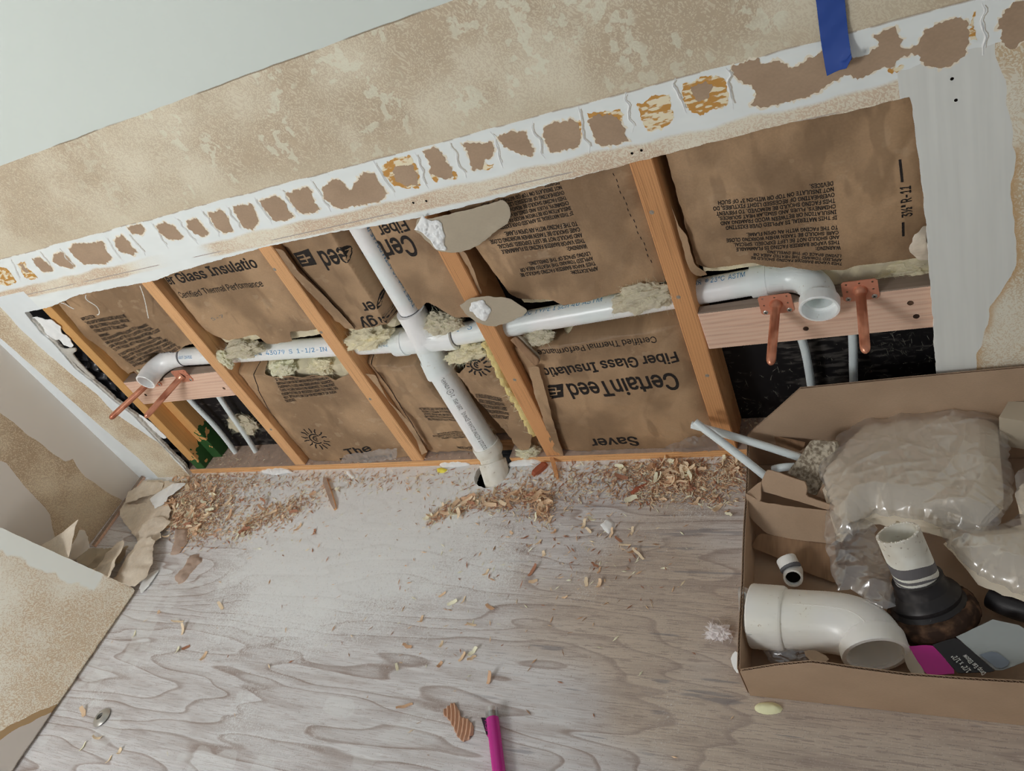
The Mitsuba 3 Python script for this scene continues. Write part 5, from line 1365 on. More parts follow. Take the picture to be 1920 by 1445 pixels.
for i in range(10):
    r = np.random.default_rng(100 + i)
    protos[i] = curl(r.uniform(0.014, 0.026), r.uniform(0.004, 0.0085), r.uniform(0.5, 2.6), 0.0006, 7, r.uniform(0, 0.0012))
pd = {(i, j): ply(protos[i], f'm_shaving_{j}', False) for i in protos for j in range(5)}
def pick(blobs, n, rg):
    """n photo points from gaussian clusters (x, y, sx, sy, rot, weight)"""
    w = np.array([b[5] for b in blobs], float); w /= w.sum()
    out = []
    while len(out) < n:
        b = blobs[rg.choice(len(blobs), p=w)]
        u, v = rg.normal(0, b[2]), rg.normal(0, b[3])
        c_, s_ = math.cos(b[4]), math.sin(b[4])
        out.append((b[0] + u * c_ - v * s_, b[1] + u * s_ + v * c_))
    return out
def floor_ok(x, y):
    if not ((0.09 if y < -0.36 else -0.12) < x < 2.05) or y > -0.004: return False
    if x > 1.69 and y > -0.53: return False
    if (x - hx) ** 2 + (y - hy) ** 2 < 0.052 ** 2: return False
    return True
BIG = [(350, 925, 24, 28, 0, 2.4), (385, 955, 28, 26, 0.3, 2.4), (365, 985, 18, 16, 0, 1.6), (330, 960, 12, 20, 0, 1.0), (540, 955, 42, 11, -0.38, 1.5), (470, 985, 22, 8, -0.6, 0.7), (345, 1000, 12, 12, 0, 0.5), (420, 925, 30, 14, 0, 0.5),
       (880, 945, 30, 8, -0.25, 1.0), (820, 970, 14, 5, -0.5, 0.4), (930, 945, 16, 8, 0, 0.5), (1000, 935, 24, 8, 0.15, 0.9), (1020, 960, 10, 14, 0, 0.5), (1270, 885, 26, 14, 0.1, 1.6), (1290, 905, 20, 10, 0, 0.8), (1375, 885, 14, 16, 0, 0.7), (1230, 900, 30, 14, 0, 0.5),
       (1220, 935, 28, 8, 0, 0.5), (1330, 935, 24, 8, 0, 0.3), (1180, 880, 24, 8, 0, 0.4)]
SING = [(1160, 1012), (1172, 1022), (1186, 1036), (1198, 1040), (1148, 1000), (1116, 1060), (1124, 1070), (1100, 1092), (1125, 1096), (1095, 985), (1110, 975), (1105, 995), (1186, 996), (830, 1115), (850, 1130), (870, 1128), (920, 1140), (790, 1165), (885, 1172), (765, 1212), (828, 1210), (825, 1247), (885, 1235), (888, 1222), (868, 1232), (745, 1252), (920, 1272), (760, 1325), (350, 1215), (415, 1137), (383, 1232), (335, 1167), (345, 1180), (158, 1335), (157, 1400), (185, 1385), (226, 1408), (206, 1425), (335, 1220), (253, 1190), (300, 1150), (560, 990), (590, 1000), (1040, 1000), (1060, 1120), (1000, 1070), (1020, 1040), (1010, 1020), (1000, 1090), (985, 1010), (960, 1000), (912, 1075), (1300, 945), (1345, 955), (1368, 965), (1350, 940)]
pts = [(p, True) for p in SING] + [(p, False) for p in pick(BIG, 330, rng)]
nsh = 0
for (px, py), single in pts:
    if nsh >= 285: break
    q = PZ(px, py, 0.0)
    if not floor_ok(q[0], q[1]): continue
    i = int(rng.integers(0, 10)); j = int(rng.choice(5, p=[0.3, 0.28, 0.2, 0.14, 0.08]))
    s = rng.uniform(0.8, 1.35) * (1.0 if single else 1.15)
    tilt = rng.uniform(-70, 70) if not single else rng.uniform(-25, 25)
    roll = rng.uniform(-30, 30)
    M = T().rotate([0, 0, 1], rng.uniform(0, 360)).rotate([1, 0, 0], tilt).rotate([0, 1, 0], roll).scale(s)
    mm = np.array(M.matrix)[:3, :3]
    low = (protos[i].vertices @ mm.T)[:, 2].min()
    M = T().translate([float(q[0]), float(q[1]), float(-low + 0.0005 + (0 if single else rng.uniform(0, 0.006)))]) @ M
    red = j >= 3
    k = numbered('wood_shaving')
    where = 'in the pile at the left corner' if px < 640 and py < 1040 and not single else 'strewn before the drain' if px < 1090 and py < 990 and not single else 'in the pile left of the box' if not single else 'lying singly in the middle of the plywood' if px > 500 else 'lying singly at the left of the plywood'
    scene[k] = {**pd[(i, j)], 'to_world': M}
    tag(k, ('reddish brown' if red else 'pale') + ' curled wood shaving ' + where, 'wood shaving', ('reddish brown' if red else 'pale') + ' wood shavings ' + where)
    nsh += 1
# fine splinters and dust: past counting
def litter(n, blobs, lo, hi, cols, rg, flat=0.5, ok=floor_ok, z0=0.0):
    V, Fs, Cc = [], [], []
    got = 0
    P_ = pick(blobs, n, rg)
    for px, py in P_:
        q = PZ(px, py, z0)
        if not ok(q[0], q[1]): continue
        L = rg.uniform(lo, hi); w = L * rg.uniform(0.08, 0.26); h = w * rg.uniform(0.2, flat)
        a = rg.uniform(0, 2 * math.pi); d = np.array([math.cos(a), math.sin(a), rg.normal(0, 0.18)]); s = np.array([-math.sin(a), math.cos(a), rg.normal(0, 0.3)])
        c0 = np.array([q[0], q[1], z0 + 0.0003 + abs(d[2]) * L / 2 + rg.uniform(0, 0.0012)])
        k0 = len(V)
        V += [c0 - d * L / 2, c0 - s * w / 2 + [0, 0, h * 0.3], c0 + d * L / 2, c0 + s * w / 2 + [0, 0, h * 0.2], c0 + [0, 0, h + 0.0004], ]
        Fs += [[k0, k0 + 1, k0 + 4], [k0 + 1, k0 + 2, k0 + 4], [k0 + 2, k0 + 3, k0 + 4], [k0 + 3, k0, k0 + 4]]
        cc = np.array(cols[rg.integers(0, len(cols))]) * rg.uniform(0.8, 1.1)
        Cc += [cc] * 5
    return trimesh.Trimesh(np.array(V), Fs, process=False), np.minimum(np.array(Cc), 0.9)
SPL = BIG + [(1280, 890, 70, 22, 0, 3.0), (400, 945, 70, 36, 0.2, 2.6), (600, 900, 140, 14, -0.03, 1.8), (980, 920, 90, 24, 0, 1.2), (1130, 900, 90, 20, 0, 1.6), (420, 900, 50, 12, 0, 1.5), (1080, 1010, 110, 60, 0, 0.5), (850, 1100, 260, 120, 0, 0.5)]
me, cc = litter(17000, SPL, 0.004, 0.018, WD + [alb(150, 118, 92)], rng)
scene['wood_splinters'] = ply(me, 'm_vc', False, color=cc)
tag('wood_splinters', 'fine pale and brown wood splinters strewn along the sill', 'splinters', kind='stuff')
CRB = [(620, 950, 220, 60, 0, 2), (900, 1000, 260, 110, 0, 2.5), (420, 900, 60, 14, 0, 1), (1280, 1050, 90, 60, 0, 0.6), (700, 1250, 300, 120, 0, 0.8), (330, 1080, 60, 60, 0, 0.5), (1150, 930, 160, 40, 0, 1.2)]
me, cc = litter(5200, CRB, 0.0012, 0.004, [alb(226, 228, 230), alb(214, 214, 212), alb(196, 186, 176), alb(150, 132, 120)], rng, 0.9)
scene['plaster_crumbs'] = ply(me, 'm_vc', False, color=cc)
tag('plaster_crumbs', 'white plaster crumbs and dust scattered over the plywood', 'crumbs', kind='stuff')
me, cc = litter(900, [(420, 862, 40, 10, -0.1, 1), (700, 862, 80, 4, -0.03, 0.6), (1430, 790, 40, 14, 0, 1.4)], 0.004, 0.011, WD, rng, ok=lambda x, y: 0.001 < y < 0.085 and (x < 2.03) and not (abs(x - nx) < 0.04), z0=0.0196)
scene['plate_splinters'] = ply(me, 'm_vc', False, color=cc)
tag('plate_splinters', 'wood splinters lying on the bottom plate inside the bays', 'splinters', kind='stuff')
# lint caught on the black sheathing paper
V = []
rg = np.random.default_rng(77)
src = []
for cx, cy, sx, sy, n in ((1480, 735, 60, 40, 420), (1620, 660, 90, 40, 260), (1690, 640, 30, 30, 500), (455, 800, 28, 34, 500), (1400, 770, 26, 20, 200)):
    for _ in range(n):
        q = PY(rg.normal(cx, sx), rg.normal(cy, sy), SH - 0.0012)
        if q[2] > 0.03: src.append(q)
src = np.array(src)
src = src[(src[:, 0] < 2.02)]
scene['lint'] = ply(fibres(src, np.tile([0, -1.0, 0], (len(src), 1)), rg, 0.014, 0.00035, 1500, 0.1), 'm_vc', False, color=None) if False else None
fl_ = fibres(src, np.tile([0, -1.0, 0], (len(src), 1)), rg, 0.009, 0.00026, 420, 0.15)
fl_.vertices[:, 1] = np.minimum(fl_.vertices[:, 1], SH - 0.0003)
scene['lint'] = ply(fl_, 'm_vc', False, color=np.tile(alb(170, 166, 150), (len(fl_.vertices), 1)))
tag('lint', 'white lint and glass fibres stuck on the black sheathing', 'lint', kind='stuff')
# ------------------------------------------------------------------ cardboard box
bx = thing('cardboard_box', 'open cardboard box of pipe offcuts standing on the plywood at the right', 'box')
def corr(pts2, o, u, v, w, thick=0.0046, pitch=0.0072):
    """corrugated panel: outline in (u, v); two liners with a fluted sheet between, flutes along v"""
    g = sg.Polygon(pts2).buffer(0)
    lin_ = [prism_on(g, o, u, v, w, 0.0007), prism_on(g, np.asarray(o) + np.asarray(w) * (thick - 0.0007), u, v, w, 0.0007)]
    x0, y0, x1, y1 = g.bounds
    xs = np.arange(x0 + 0.0015, x1 - 0.0015, pitch / 6)
    top = []
    for x in xs:
        seg = sg.LineString([(x, y0 - 1), (x, y1 + 1)]).intersection(g)
        b = seg.bounds if not seg.is_empty else (0, y0, 0, y0 + 0.001)
        top.append((b[1], b[3]))
    top = np.array(top)
    off = thick / 2 + (thick / 2 - 0.0009) * np.sin(xs / pitch * 2 * np.pi)
    u_, v_, w_ = (np.asarray(q, float) for q in (u, v, w))
    lo = np.asarray(o) + xs[:, None] * u_ + top[:, :1] * v_ + off[:, None] * w_
    hi = np.asarray(o) + xs[:, None] * u_ + (top[:, 1:] - 0.0004) * v_ + off[:, None] * w_
    n = len(xs); V = np.vstack([lo, hi]); V = np.vstack([V, V + w_ * 0.0003])
    f = []
    for i in range(n - 1):
        f += [[i, i + 1, n + i + 1], [i, n + i + 1, n + i], [2 * n + i, 3 * n + i + 1, 2 * n + i + 1], [2 * n + i, 3 * n + i, 3 * n + i + 1], [n + i, n + i + 1, 3 * n + i + 1], [n + i, 3 * n + i + 1, 3 * n + i]]
    return cat(lin_ + [trimesh.Trimesh(V, f, process=False)])
FLc = np.array([1.7065, -0.515]); BLc = np.array([1.676, -0.034])
XR = 2.62
fp = XZ([(1388, 1254), (1400, 1252), (1455, 1243), (1520, 1237), (1555, 1241), (1600, 1248), (1640, 1253), (1700, 1261), (1720, 1262), (1800, 1268), (1920, 1275)], -0.515)
fpoly = [(FLc[0], 0.001)] + fp + [(XR, fp[-1][1]), (XR, 0.001)]
obj('front_panel', corr(fpoly, (0, -0.515, 0), (1, 0, 0), (0, 0, 1), (0, -1, 0)), 'm_card', bx, smooth=False)
dl = BLc - FLc; Ll = np.linalg.norm(dl); dl = np.array([*(dl / Ll), 0])
lp = [(0, 0.001), (0, 0.083)] + [(s, 0.084 + 0.003 * math.sin(s * 31)) for s in np.linspace(0.05, Ll - 0.04, 8)] + [(Ll, 0.088), (Ll, 0.001)]
wl = np.array([-dl[1], dl[0], 0])
obj('left_panel', corr(lp, (FLc[0], FLc[1], 0), dl, (0, 0, 1), wl), 'm_card', bx, smooth=False)
bp = [(BLc[0] - 0.004, 0.001), (BLc[0] - 0.004, 0.092)] + XZ([(1413, 806), (1457, 768), (1500, 729), (1560, 723), (1700, 709), (1915, 690)], -0.03)
bp = bp + [(XR, bp[-1][1] + 0.004), (XR, 0.001)]
obj('back_panel', corr(bp, (0, -0.03, 0), (1, 0, 0), (0, 0, 1), (0, 1, 0)), 'm_card', bx, smooth=False)
obj('bottom_panel', prism_xy(sg.Polygon([(FLc[0], FLc[1]), (BLc[0], BLc[1] + 0.002), (XR, -0.032), (XR, -0.515)]), 0.0012, 0.005), 'm_card', bx, smooth=False)
tr = XY([(1413, 806), (1470, 812), (1512, 836), (1500, 846), (1440, 830)], 0.10)
obj('right_panel', corr([(0, 0.001), (0, 0.085), (0.48, 0.088), (0.48, 0.001)], (XR, -0.515, 0), (0, 1, 0), (0, 0, 1), (1, 0, 0)), 'm_card', bx, smooth=False)
# bent cardboard strips inside
def fib_fn(p, n, uv):
    f = FB(p.x * 190, p.y * 190, p.z * 190, octaves=3)
    return lerpc(C3(alb(112, 102, 88)), C3(alb(172, 164, 148)), smoothstep(0.3, 0.7, f))
mat('m_fibreboard', proc(fib_fn), 0.9, 0.15)
def slab(name, label, catg, pts, zs, thick, m, seed=1, parent=None, res=0.008, amp=0.002, rag_a=0.0008):
    """a slab whose top outline goes through photo points at the heights zs"""
    W = np.array([PZ(a, b, z) for (a, b), z in zip(pts, zs)])
    c = W.mean(0); U, S, Vt = np.linalg.svd(W - c)
    u, v = Vt[0], Vt[1]; n = np.cross(u, v)
    if n @ (CAM - c) < 0: v = -v; n = -n
    p2 = np.c_[(W - c) @ u, (W - c) @ v]
    g = rag(sg.Polygon(p2).buffer(0), seed, rag_a)
    def place(p):
        w = meshkit.fbm(np.c_[p * 30, np.full(len(p), seed)], 3, seed) - 0.5
        return c + p[:, :1] * u + p[:, 1:] * v + (w * amp)[:, None] * n
    me = sheet(g, res, place, thick)
    if parent: return obj(name, me, m, parent, smooth=30)
    k = numbered(name); scene[k] = ply(me, m, 30)
    return tag(k, label, catg)
H1 = (3, 1280, 700)
t = thing('cardboard_strip', 'folded light cardboard tray leaning in the left of the box beside the plastic bag', 'cardboard')
slab('front_side', '', '', sc([(360, 672), (440, 725), (560, 745), (860, 775), (860, 960), (600, 930), (470, 905), (380, 800)], *H1), [0.085, 0.088, 0.088, 0.085, 0.045, 0.045, 0.045, 0.055], 0.004, 'm_card', 1, t)
slab('back_side', '', '', sc([(445, 600), (480, 535), (690, 610), (690, 660), (680, 690), (860, 745), (860, 775), (440, 660)], *H1), [0.10, 0.115, 0.115, 0.11, 0.10, 0.095, 0.085, 0.085], 0.004, 'm_card', 2, t)
slab('end_side', '', '', sc([(362, 665), (440, 600), (445, 650), (440, 725), (380, 690)], *H1), [0.085, 0.10, 0.09, 0.085, 0.08], 0.003, 'm_card', 3, t)
slab('cardboard_strip', 'dark brown cardboard strip under the light folded tray in the box', 'cardboard', sc([(385, 975), (430, 895), (620, 930), (860, 965), (870, 1180), (700, 1120), (560, 1050)], *H1), [0.030, 0.045, 0.045, 0.04, 0.016, 0.018, 0.022], 0.004, 'm_card_brown', 4)
slab('fibreboard_piece', 'rough grey fibreboard offcut standing between the water tubes and the plastic bag', 'board', sc([(610, 560), (705, 372), (870, 385), (860, 440), (790, 560), (750, 690), (690, 670), (690, 610)], *H1), [0.07, 0.14, 0.14, 0.13, 0.10, 0.07, 0.07, 0.08], 0.012, 'm_fibreboard', 5, amp=0.010, res=0.003)
slab('cardboard_strip', 'small tan cardboard corner showing right of the grey fibreboard offcut', 'cardboard', sc([(750, 690), (790, 610), (830, 600), (850, 740), (800, 705)], *H1), [0.075, 0.09, 0.09, 0.075, 0.075], 0.003, 'm_card', 6)
slab('cardboard_strip', 'inner flap in dark brown for the shade along the back left corner of the box', 'cardboard', sc([(395, 330), (500, 345), (690, 400), (670, 430), (560, 440), (440, 420), (380, 400)], *H1), [0.088, 0.088, 0.086, 0.06, 0.045, 0.04, 0.05], 0.003, 'm_card_brown', 7)  # corner flap in darker board; the shade is put into its colour
# loose water tubes
def loose(label, a, za, b, zb_, bow=0.004):
    p, q = PZ(*a, za), PZ(*b, zb_)
    mid = (p + q) / 2 + [0, 0, bow]
    pex(label, [p, mid, q], n=14)
pa = PY(1303, 791, -0.055); pb_ = PZ(1434, 892, 0.075)
pex('white water tube offcut sticking steeply out over the left side of the box', [pa, (pa + pb_) / 2 + [0, 0, 0.003], pb_], n=14)
pa = PY(1297, 796, -0.035); pb_ = PZ(1502, 858, 0.075)
pex('second white water tube offcut, reaching from the box over the plate behind the first', [pa, (pa + pb_) / 2 + [0, 0, 0.003], pb_], n=14)
loose('short white water tube offcut inside the box by the grey fibreboard', (1450, 880), 0.055, (1496, 876), 0.06)
# big elbow
t = thing('pipe_elbow', 'large white plastic pipe elbow lying in the front of the box', 'pipe fitting')
h0 = PZ(1411, 1154, 0.055); h1 = PZ(1474, 1160, 0.055); h1[2] = 0.055
ux = (h1 - h0) / np.linalg.norm(h1 - h0)
o_end = PZ(1640, 1222, 0.062)
print('elbow hub len', np.linalg.norm(h1 - h0), h0, h1, o_end)
def ebez(n):
    return bez([h1, h1 + ux * 0.075, o_end + np.array([-0.012, 0.055, 0.0]), o_end], n)
RB_ = 0.0485
pth = np.vstack([ebez(26)])
obj('body', tube(pth, np.r_[np.full(25, RB_), RB_], 48, inner=np.full(26, RB_ - 0.006)), 'm_pvc_cream', t, smooth=40)
obj('hub', revolve([(0.0475, -0.002), (0.0475, 0.0), (0.0525, 0.0), (0.0535, 0.0015), (0.0535, np.linalg.norm(h1 - h0) - 0.004), (0.0515, np.linalg.norm(h1 - h0)), (0.0475, np.linalg.norm(h1 - h0) + 0.001)], h0, ux, 48), 'm_pvc_cream', t)
obj('hub_bore', revolve([(0.0475, 0.0), (0.0465, 0.04), (0.042, 0.041)], h0, ux, 48), 'm_pvc_cream', t)
obj('rim', revolve([(0.0425, 0.0), (0.0425, 0.006), (0.0488, 0.006), (0.0496, 0.003), (0.0496, -0.02), (0.0485, -0.024)], o_end, (pth[-1] - pth[-2]), 48), 'm_pvc_cream', t)
s_ = pth + np.array([0, 0.0, RB_ + 0.0002])
obj('mould_seam', tube(s_[2:-2], 0.0007, 8), 'm_pvc_cream', t)
# small cream elbow
t = thing('pipe_elbow', 'small cream plastic elbow fitting behind the large white elbow', 'pipe fitting')
s0, s1 = PZ(1473, 1046, 0.055), PZ(1482, 1064, 0.050)
obj('hub', tube([s0, s0 + (s1 - s0) * 0.1, s1], [0.0165, 0.0175, 0.0175], 28), 'm_pvc_cream', t)
obj('hub_ring', tube([s1 - (s1 - s0) * 0.1, s1 + (s1 - s0) * 0.12], 0.0182, 28), 'm_ink_gray', t)
q0 = PZ(1487, 1074, 0.040); toc = CAM - q0; toc /= np.linalg.norm(toc)
md = toc * 0.75 + np.array([0.02, -0.5, -0.1]); md /= np.linalg.norm(md)
obj('mouth', tube([q0 - md * 0.004, q0 + md * 0.010, q0 + md * 0.020], [0.0165, 0.0165, 0.016], 28, inner=[0.0125] * 3), 'm_pvc_cream', t)
obj('shoulder', trimesh.Trimesh(*(lambda m: (m.vertices * 0.0168 + q0 - md * 0.006, m.faces))(trimesh.creation.icosphere(3, 1.0)), process=False), 'm_pvc_cream', t)
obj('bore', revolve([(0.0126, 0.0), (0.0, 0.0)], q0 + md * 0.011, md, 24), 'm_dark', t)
# cut pipe in the rubber sleeve on the rusty iron flange
t = thing('pipe_coupling', 'dirty white cut pipe in a black rubber sleeve on a rusty iron flange', 'pipe fitting')
c1 = PZ(1683, 998, 0.165); c0 = PZ(1719, 1082, 0.095)
pdv = (c1 - c0); Lp = np.linalg.norm(pdv); pdv /= Lp
print('cut pipe len', Lp, pdv)
nn = 40
th_ = np.arange(nn) / nn * 2 * np.pi
obj('cut_pipe', tube([c0 - pdv * 0.03, c0, c1 - pdv * 0.001, c1], [0.0325, 0.0325, 0.0325, 0.0318], nn, inner=[0.0283, 0.0283, 0.0283, 0.029]), 'm_pvc_dirty', t)
rg = np.random.default_rng(4)
fr_ = []
for i in range(70):
    a = rg.uniform(0, 2 * math.pi); u = np.cross(pdv, [0.3, 0.9, 0.2]); u /= np.linalg.norm(u); v = np.cross(pdv, u)
    rr = rg.choice([0.0292, 0.0315]); p = c1 + (u * math.cos(a) + v * math.sin(a)) * rr
    b = trimesh.creation.icosphere(1, rg.uniform(0.0006, 0.0014)); b.apply_translation(p); fr_.append(b)
obj('burr', cat(fr_), 'm_pvc_cream', t); labels[f'{t}__burr'] = {'label': 'ragged plastic burrs on the sawn rim', 'kind': 'stuff'}
for a, b, r in ((0.18, 0.40, 0.03275), (0.06, 0.12, 0.0327), (-0.02, 0.01, 0.0329)):
    n_ = 36; u = np.cross(pdv, [0.3, 0.9, 0.2]); u /= np.linalg.norm(u); v = np.cross(pdv, u)
    V, Fs = [], []
    for i in range(n_):
        an = i / n_ * 2 * np.pi
        w = 0.10 * math.sin(an + 1.0) + 0.03 * math.sin(3 * an)
        for q in (a + w * 0.6, b + w):
            V.append(c0 + pdv * Lp * q + (u * math.cos(an) + v * math.sin(an)) * r)
    for i in range(n_):
        j = (i + 1) % n_
        Fs += [[2 * i, 2 * j, 2 * j + 1], [2 * i, 2 * j + 1, 2 * i + 1]]
    obj('sealant_smear', trimesh.Trimesh(np.array(V), Fs, process=False), 'm_rubber_gray', t, smooth=True)
mat('m_rubber_gray', alb(96, 94, 96), 0.5, 0.3)
rub = [(0.0327, 0.012), (0.038, 0.012), (0.038, 0.004), (0.041, -0.008), (0.050, -0.016), (0.053, -0.022), (0.051, -0.030), (0.056, -0.036), (0.057, -0.046), (0.04, -0.05)]
cr_ = c0 + pdv * -0.012
obj('rubber_sleeve', revolve(rub, cr_, pdv, 48), 'm_rubber', t)
fl = revolve([(0.02, -0.040), (0.060, -0.036), (0.0665, -0.044), (0.068, -0.058), (0.064, -0.07), (0.03, -0.074)], cr_, pdv, 56)
fl.vertices += fl.vertex_normals * ((meshkit.fbm(fl.vertices * 130, 3, 3) - 0.5) * 0.006)[:, None]
obj('iron_flange', fl, 'm_rust', t, smooth=True)
# dark rubber hose at the right
k = numbered('rubber_hose')
scene[k] = ply(tube(spline([PZ(1862, 1118, 0.035), PZ(1900, 1135, 0.04), PZ(1960, 1150, 0.045), PZ(2040, 1160, 0.045)], 24), 0.020, 28), 'm_rubber', 40)
tag(k, 'black rubber hose at the right edge of the box beside the iron flange', 'hose')
# fittings card: white, magenta, black, grey
t = thing('fittings_packet', 'magenta and black printed packet in the front right of the box', 'packet')
zc = lambda n, a, b: list(np.linspace(a, b, n))
W5 = (4.514, 1640, 960)
slab('white_side', '', '', sc([(222, 1130), (245, 1060), (285, 1130), (440, 1380), (330, 1380), (260, 1300)], *W5), [0.055, 0.062, 0.064, 0.055, 0.04, 0.045], 0.002, mat('m_white_card', alb(196, 188, 172), 0.5, 0.3), 11, t, amp=0.0)
slab('magenta_panel', '', '', sc([(285, 1130), (490, 1120), (700, 1365), (440, 1380)], *W5), [0.064, 0.066, 0.060, 0.055], 0.002, 'm_magenta', 12, t, amp=0.0)
pkp = sc([(490, 1120), (690, 1055), (1030, 1350), (700, 1365)], *W5)
slab('black_panel', '', '', pkp, [0.066, 0.068, 0.064, 0.060], 0.002, mat('m_packet_black', lin(26, 22, 26), 0.3, 0.5), 13, t, amp=0.0)
slab('grey_panel', '', '', sc([(690, 1055), (1000, 905), (1264, 960), (1300, 1260), (1030, 1350)], *W5), [0.068, 0.078, 0.080, 0.068, 0.064], 0.002, mat('m_packet_gray', alb(146, 152, 152), 0.4, 0.4), 14, t, amp=0.002)
slab('picture', '', '', sc([(890, 1205), (1020, 1170), (1165, 1280), (1050, 1335)], *W5), [0.0705, 0.0718, 0.0682, 0.0665], 0.0008, mat('m_packet_blue', alb(112, 122, 134), 0.4, 0.4), 15, t, amp=0.0)
def print_on(parent, text, a, b, za, zb_, h, m, bold=False):
    p, q = PZ(*a, za), PZ(*b, zb_)
    d = q - p; L = np.linalg.norm(d); d /= L
    n = np.array([0.0, 0.0, 1.0]); u = np.cross(n, d); u /= np.linalg.norm(u)
    v, f = glyphs(text, bold)
    V = p + v[:, :1] / v[:, 0].max() * L * d + v[:, 1:] * h * u + np.array([0, 0, 0.0016])
    me = trimesh.Trimesh(V, f, process=False)
    if me.face_normals[:, 2].mean() < 0: me.invert()
    obj('lettering', me, m, parent, smooth=False)
mat('m_print_white', alb(206, 206, 204), 0.5, 0.3)
wp = sc([(820, 1345), (680, 1205), (930, 1345), (770, 1205)], *W5)
print_on(t, '1/2" x 1/2"', wp[0], wp[1], 0.0640, 0.0665, 0.0075, 'm_print_white', True)
print_on(t, 'Drop Ear Elbow', sc([(945, 1365)], *W5)[0], wp[3], 0.0640, 0.0670, 0.0065, 'm_print_white', True)
# small things around the big elbow
slab('paper_scrap', 'small tan paper scrap under the mouth of the large white elbow', 'paper', sc([(555, 860), (620, 850), (690, 890), (720, 920), (640, 940), (560, 900)], 3.31, 1340, 960), [0.06] * 6, 0.001, 'm_torn', 16, amp=0.004)
k = numbered('clear_bag')
b = blob(0.03, 5, 0.3, 2.0, 4, (1.2, 0.7, 0.5)); b.apply_translation(PZ(1478, 1226, 0.03)); b.vertices[:, 2] = np.maximum(b.vertices[:, 2], 0.007)
scene[k] = ply(b, 'm_film', True)
tag(k, 'small clear plastic bag of fittings below the large white elbow', 'bag')
k = numbered('plastic_film')
g = sg.Polygon(XY([(1385, 1095), (1398, 1100), (1408, 1180), (1412, 1178), (1400, 1180), (1388, 1150)], 0.09)).buffer(0.004)
scene[k] = ply(sheet(g, 0.004, lambda p: np.c_[p, 0.075 + 0.008 * meshkit.fbm(np.c_[p * 80, p[:, :1]], 3, 4)], 0.0004), 'm_film', True)
tag(k, 'clear film shred between the box side and the hub of the large elbow', 'plastic')
t = thing('small_carton', 'small off-white carton at the right edge in the back of the box', 'carton')
cw = [PZ(1873, 782, 0.15), PZ(1891, 752, 0.15), PZ(1990, 755, 0.15), PZ(1990, 800, 0.15)]
obj('carton_body', hull([p + np.array([0, 0, s]) for p in cw for s in (0, -0.07)]), mat('m_carton', alb(168, 158, 140), 0.7, 0.2), t, smooth=False)
# big plastic bags over folded sheets
def bag(label, pts, z0, z1, seed, fill, res=0.006, wr=0.010, freq=20, creases=150):
    t = thing('plastic_bag', label, 'bag')
    g = rag(sg.Polygon(XY(pts, z0)).buffer(0), seed, 0.0035)
    ext = g.exterior
    def hgt(p, k):
        d = np.array([ext.distance(sg.Point(a)) for a in p])
        dome = np.minimum(1, d / 0.040) ** 0.6
        w = meshkit.fbm(np.c_[p * freq * 0.4, np.full(len(p), seed)], 3, seed) - 0.5
        out = z0 + (z1 - z0) * dome + w * wr * 1.5 * dome
        if k:
            rc = np.random.default_rng(seed * 31)
            bx0, by0, bx1, by1 = g.bounds
            for _ in range(creases):
                c = np.array([rc.uniform(bx0, bx1), rc.uniform(by0, by1)])
                an = rc.normal(0.5, 0.9); L = rc.uniform(0.015, 0.08)
                dx, dy = p[:, 0] - c[0], p[:, 1] - c[1]
                al = dx * math.cos(an) + dy * math.sin(an); ac = -dx * math.sin(an) + dy * math.cos(an) + al * al * rc.normal(0, 6)
                wd = rc.uniform(0.002, 0.006)
                out = out + rc.uniform(-0.6, 1) * wd * 0.75 * np.exp(-np.abs(ac) / wd) * np.exp(-(al / L) ** 4)
            q = np.c_[p[:, 0] * 90 + w * 5, p[:, 1] * 70 - w * 7, np.full(len(p), seed * 2.0)]
            out = out + (meshkit.fbm(q, 2, seed) - 0.5) * 0.0022
            out = out + 0.004
        return out
    top = lambda p: np.c_[p, hgt(p, 1.0)]
    pt, tri = grid_tri(g, res); obj('film', trimesh.Trimesh(top(pt), tri, process=False), 'm_film', t, smooth=True)
    for i in range(fill and 3):
        gi = g.buffer(-fill * (1.0 - 0.22 * i))
        if gi.geom_type != 'Polygon': gi = max(gi.geoms, key=lambda q: q.area)
        gi = gi.simplify(0.02)
        gi = shapely.affinity.translate(gi, -0.004 * i, -0.005 * i)
        obj('folded_sheet', sheet(gi, 0.012, lambda p: np.c_[p, hgt(p, 0) - 0.010 - 0.007 * i], 0.0035), mat('m_bag_fill', alb(206, 196, 178), 0.8, 0.2) if 'm_bag_fill' not in scene else 'm_bag_fill', t, smooth=30)
    return t, hgt
BG = [(1537, 880), (1550, 845), (1575, 820), (1605, 805), (1620, 793), (1627, 784), (1655, 788), (1680, 779), (1720, 780), (1755, 771), (1800, 765), (1830, 776), (1868, 782), (1886, 800), (1893, 840), (1900, 900), (1896, 950), (1875, 985), (1840, 1000), (1790, 1000), (1745, 985), (1690, 972), (1640, 965), (1618, 975), (1600, 1010), (1570, 1000), (1556, 960), (1552, 930), (1540, 905)]
bag('big crinkled clear plastic bag lying over the middle of the box', BG, 0.10, 0.132, 3, 0.012, 0.0024, 0.009, 20)
BG2 = [(1553, 960), (1600, 965), (1640, 985), (1650, 1030), (1668, 1080), (1676, 1110), (1682, 1138), (1660, 1146), (1630, 1136), (1600, 1110), (1572, 1112), (1558, 1060), (1546, 1000)]
bag('crinkled tail of clear plastic bag hanging down left of the cut pipe', BG2, 0.085, 0.10, 4, 0, 0.0024, 0.012, 26, 90)
BG3 = [(1770, 985), (1830, 990), (1880, 985), (1920, 960), (1990, 960), (1990, 1140), (1920, 1118), (1860, 1095), (1815, 1068), (1780, 1030), (1760, 1000)]
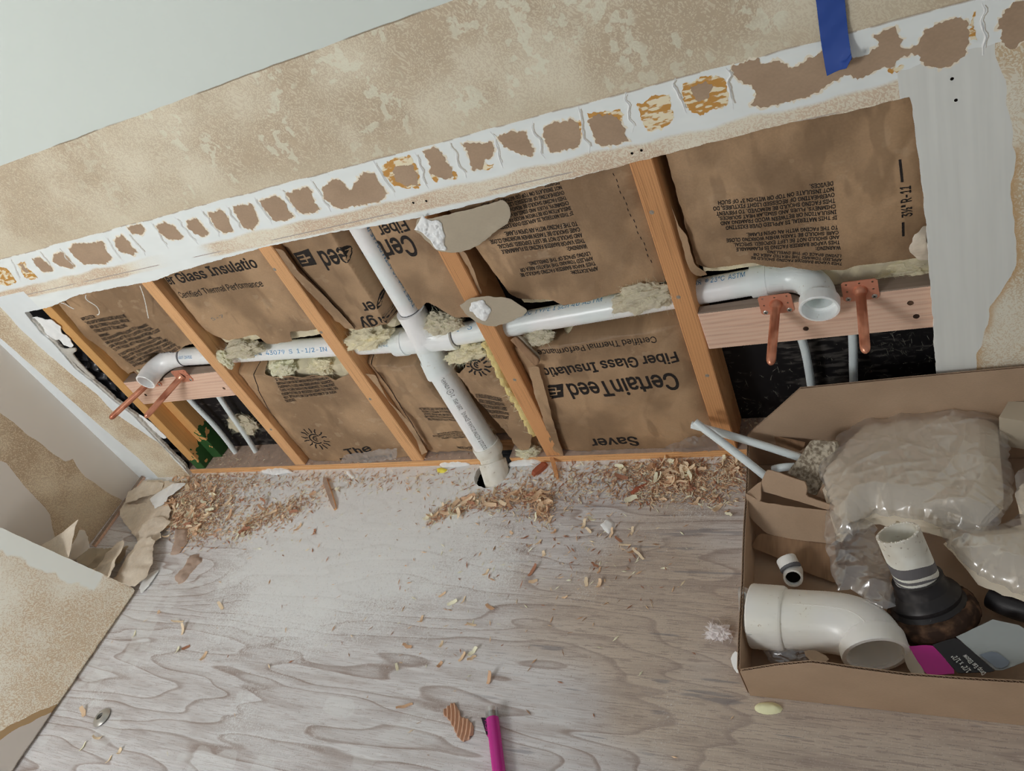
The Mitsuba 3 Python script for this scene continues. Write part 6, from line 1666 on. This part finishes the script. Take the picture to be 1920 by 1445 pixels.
bag('smooth bluish clear plastic bag at the right edge, right of the cut pipe', BG3, 0.085, 0.115, 6, 0.02, 0.003, 0.006, 12, 60)
BG4 = [(1905, 900), (1930, 870), (1990, 870), (1990, 990), (1930, 985), (1908, 950)]
bag('small crinkled clear plastic bag at the right edge above the bluish bag', BG4, 0.12, 0.15, 7, 0.012, 0.003, 0.008, 22, 40)
# clear film over the foot of two batts, paper strands at the top left
def film_xz(label, pts, y, seed):
    k = numbered('plastic_film')
    g = rag(sg.Polygon(XZ(pts, y)).buffer(0), seed, 0.003)
    pt, tri = grid_tri(g, 0.0035)
    w = meshkit.fbm(np.c_[pt * 60, np.full(len(pt), seed)], 3, seed) - 0.5
    r = np.abs(meshkit.fbm(np.c_[pt * 38 + w[:, None] * 3, np.full(len(pt), seed + 4)], 2, seed) - 0.5)
    scene[k] = ply(trimesh.Trimesh(np.c_[pt[:, 0], y + w * 0.006 + r * 0.012, pt[:, 1]], tri, process=False), 'm_film', True)
    tag(k, label, 'plastic')
film_xz('scrap of clear film over the foot of the paper under the tube offcuts', [(1245, 838), (1290, 822), (1330, 812), (1352, 818), (1372, 838), (1330, 846), (1262, 848)], -0.002, 3)
film_xz('scrap of clear film over the lower print between the second and third studs', [(636, 868), (646, 852), (700, 846), (745, 840), (744, 860), (690, 868)], 0.000, 5)
for lab, pts in (('short white paper strand hanging at the top left of the opening', sc([(345, 385), (375, 395), (400, 410), (418, 418)], *Z4)), ('longer forked white paper strand hanging at the top left of the opening', sc([(485, 340), (500, 375), (540, 400), (560, 430), (548, 452)], *Z4)), ('pale paper strand hanging beside the second stud', sc([(790, 290), (812, 350), (828, 420), (838, 470)], *Z4))):
    k = numbered('paper_strand')
    scene[k] = ply(tube(spline([PY(a, b, -0.006) for a, b in pts], 16), 0.0011, 8), 'm_plaster', True)
    tag(k, lab, 'paper')
v, f = glyphs('5-7', False)
q = XZ([(398, 601), (421, 594)], 0.0)
d = np.array(q[1]) - q[0]; Lw_ = np.linalg.norm(d); d /= Lw_
V2 = np.array(q[0]) + v[:, :1] / v[:, 0].max() * Lw_ * d + v[:, 1:] * 0.008 * np.array([-d[1], d[0]])
me = trimesh.Trimesh(np.c_[V2[:, 0], np.full(len(V2), -0.0004), V2[:, 1]], f, process=False)
if me.face_normals[:, 1].mean() > 0: me.invert()
obj('lettering', me, 'm_ink_gray', studs[1], smooth=False)
# white shreds of paper at the front left corner of the box
slab('paper_scrap', 'white paper shred sticking out under the front left corner of the box', 'paper', [(1369, 1234), (1378, 1217), (1386, 1222), (1384, 1240), (1384, 1268), (1376, 1252)], [0.02, 0.03, 0.03, 0.02, 0.012, 0.012], 0.0008, 'm_plaster', 18, amp=0.003)

scene = {k: v for k, v in scene.items() if v is not None}
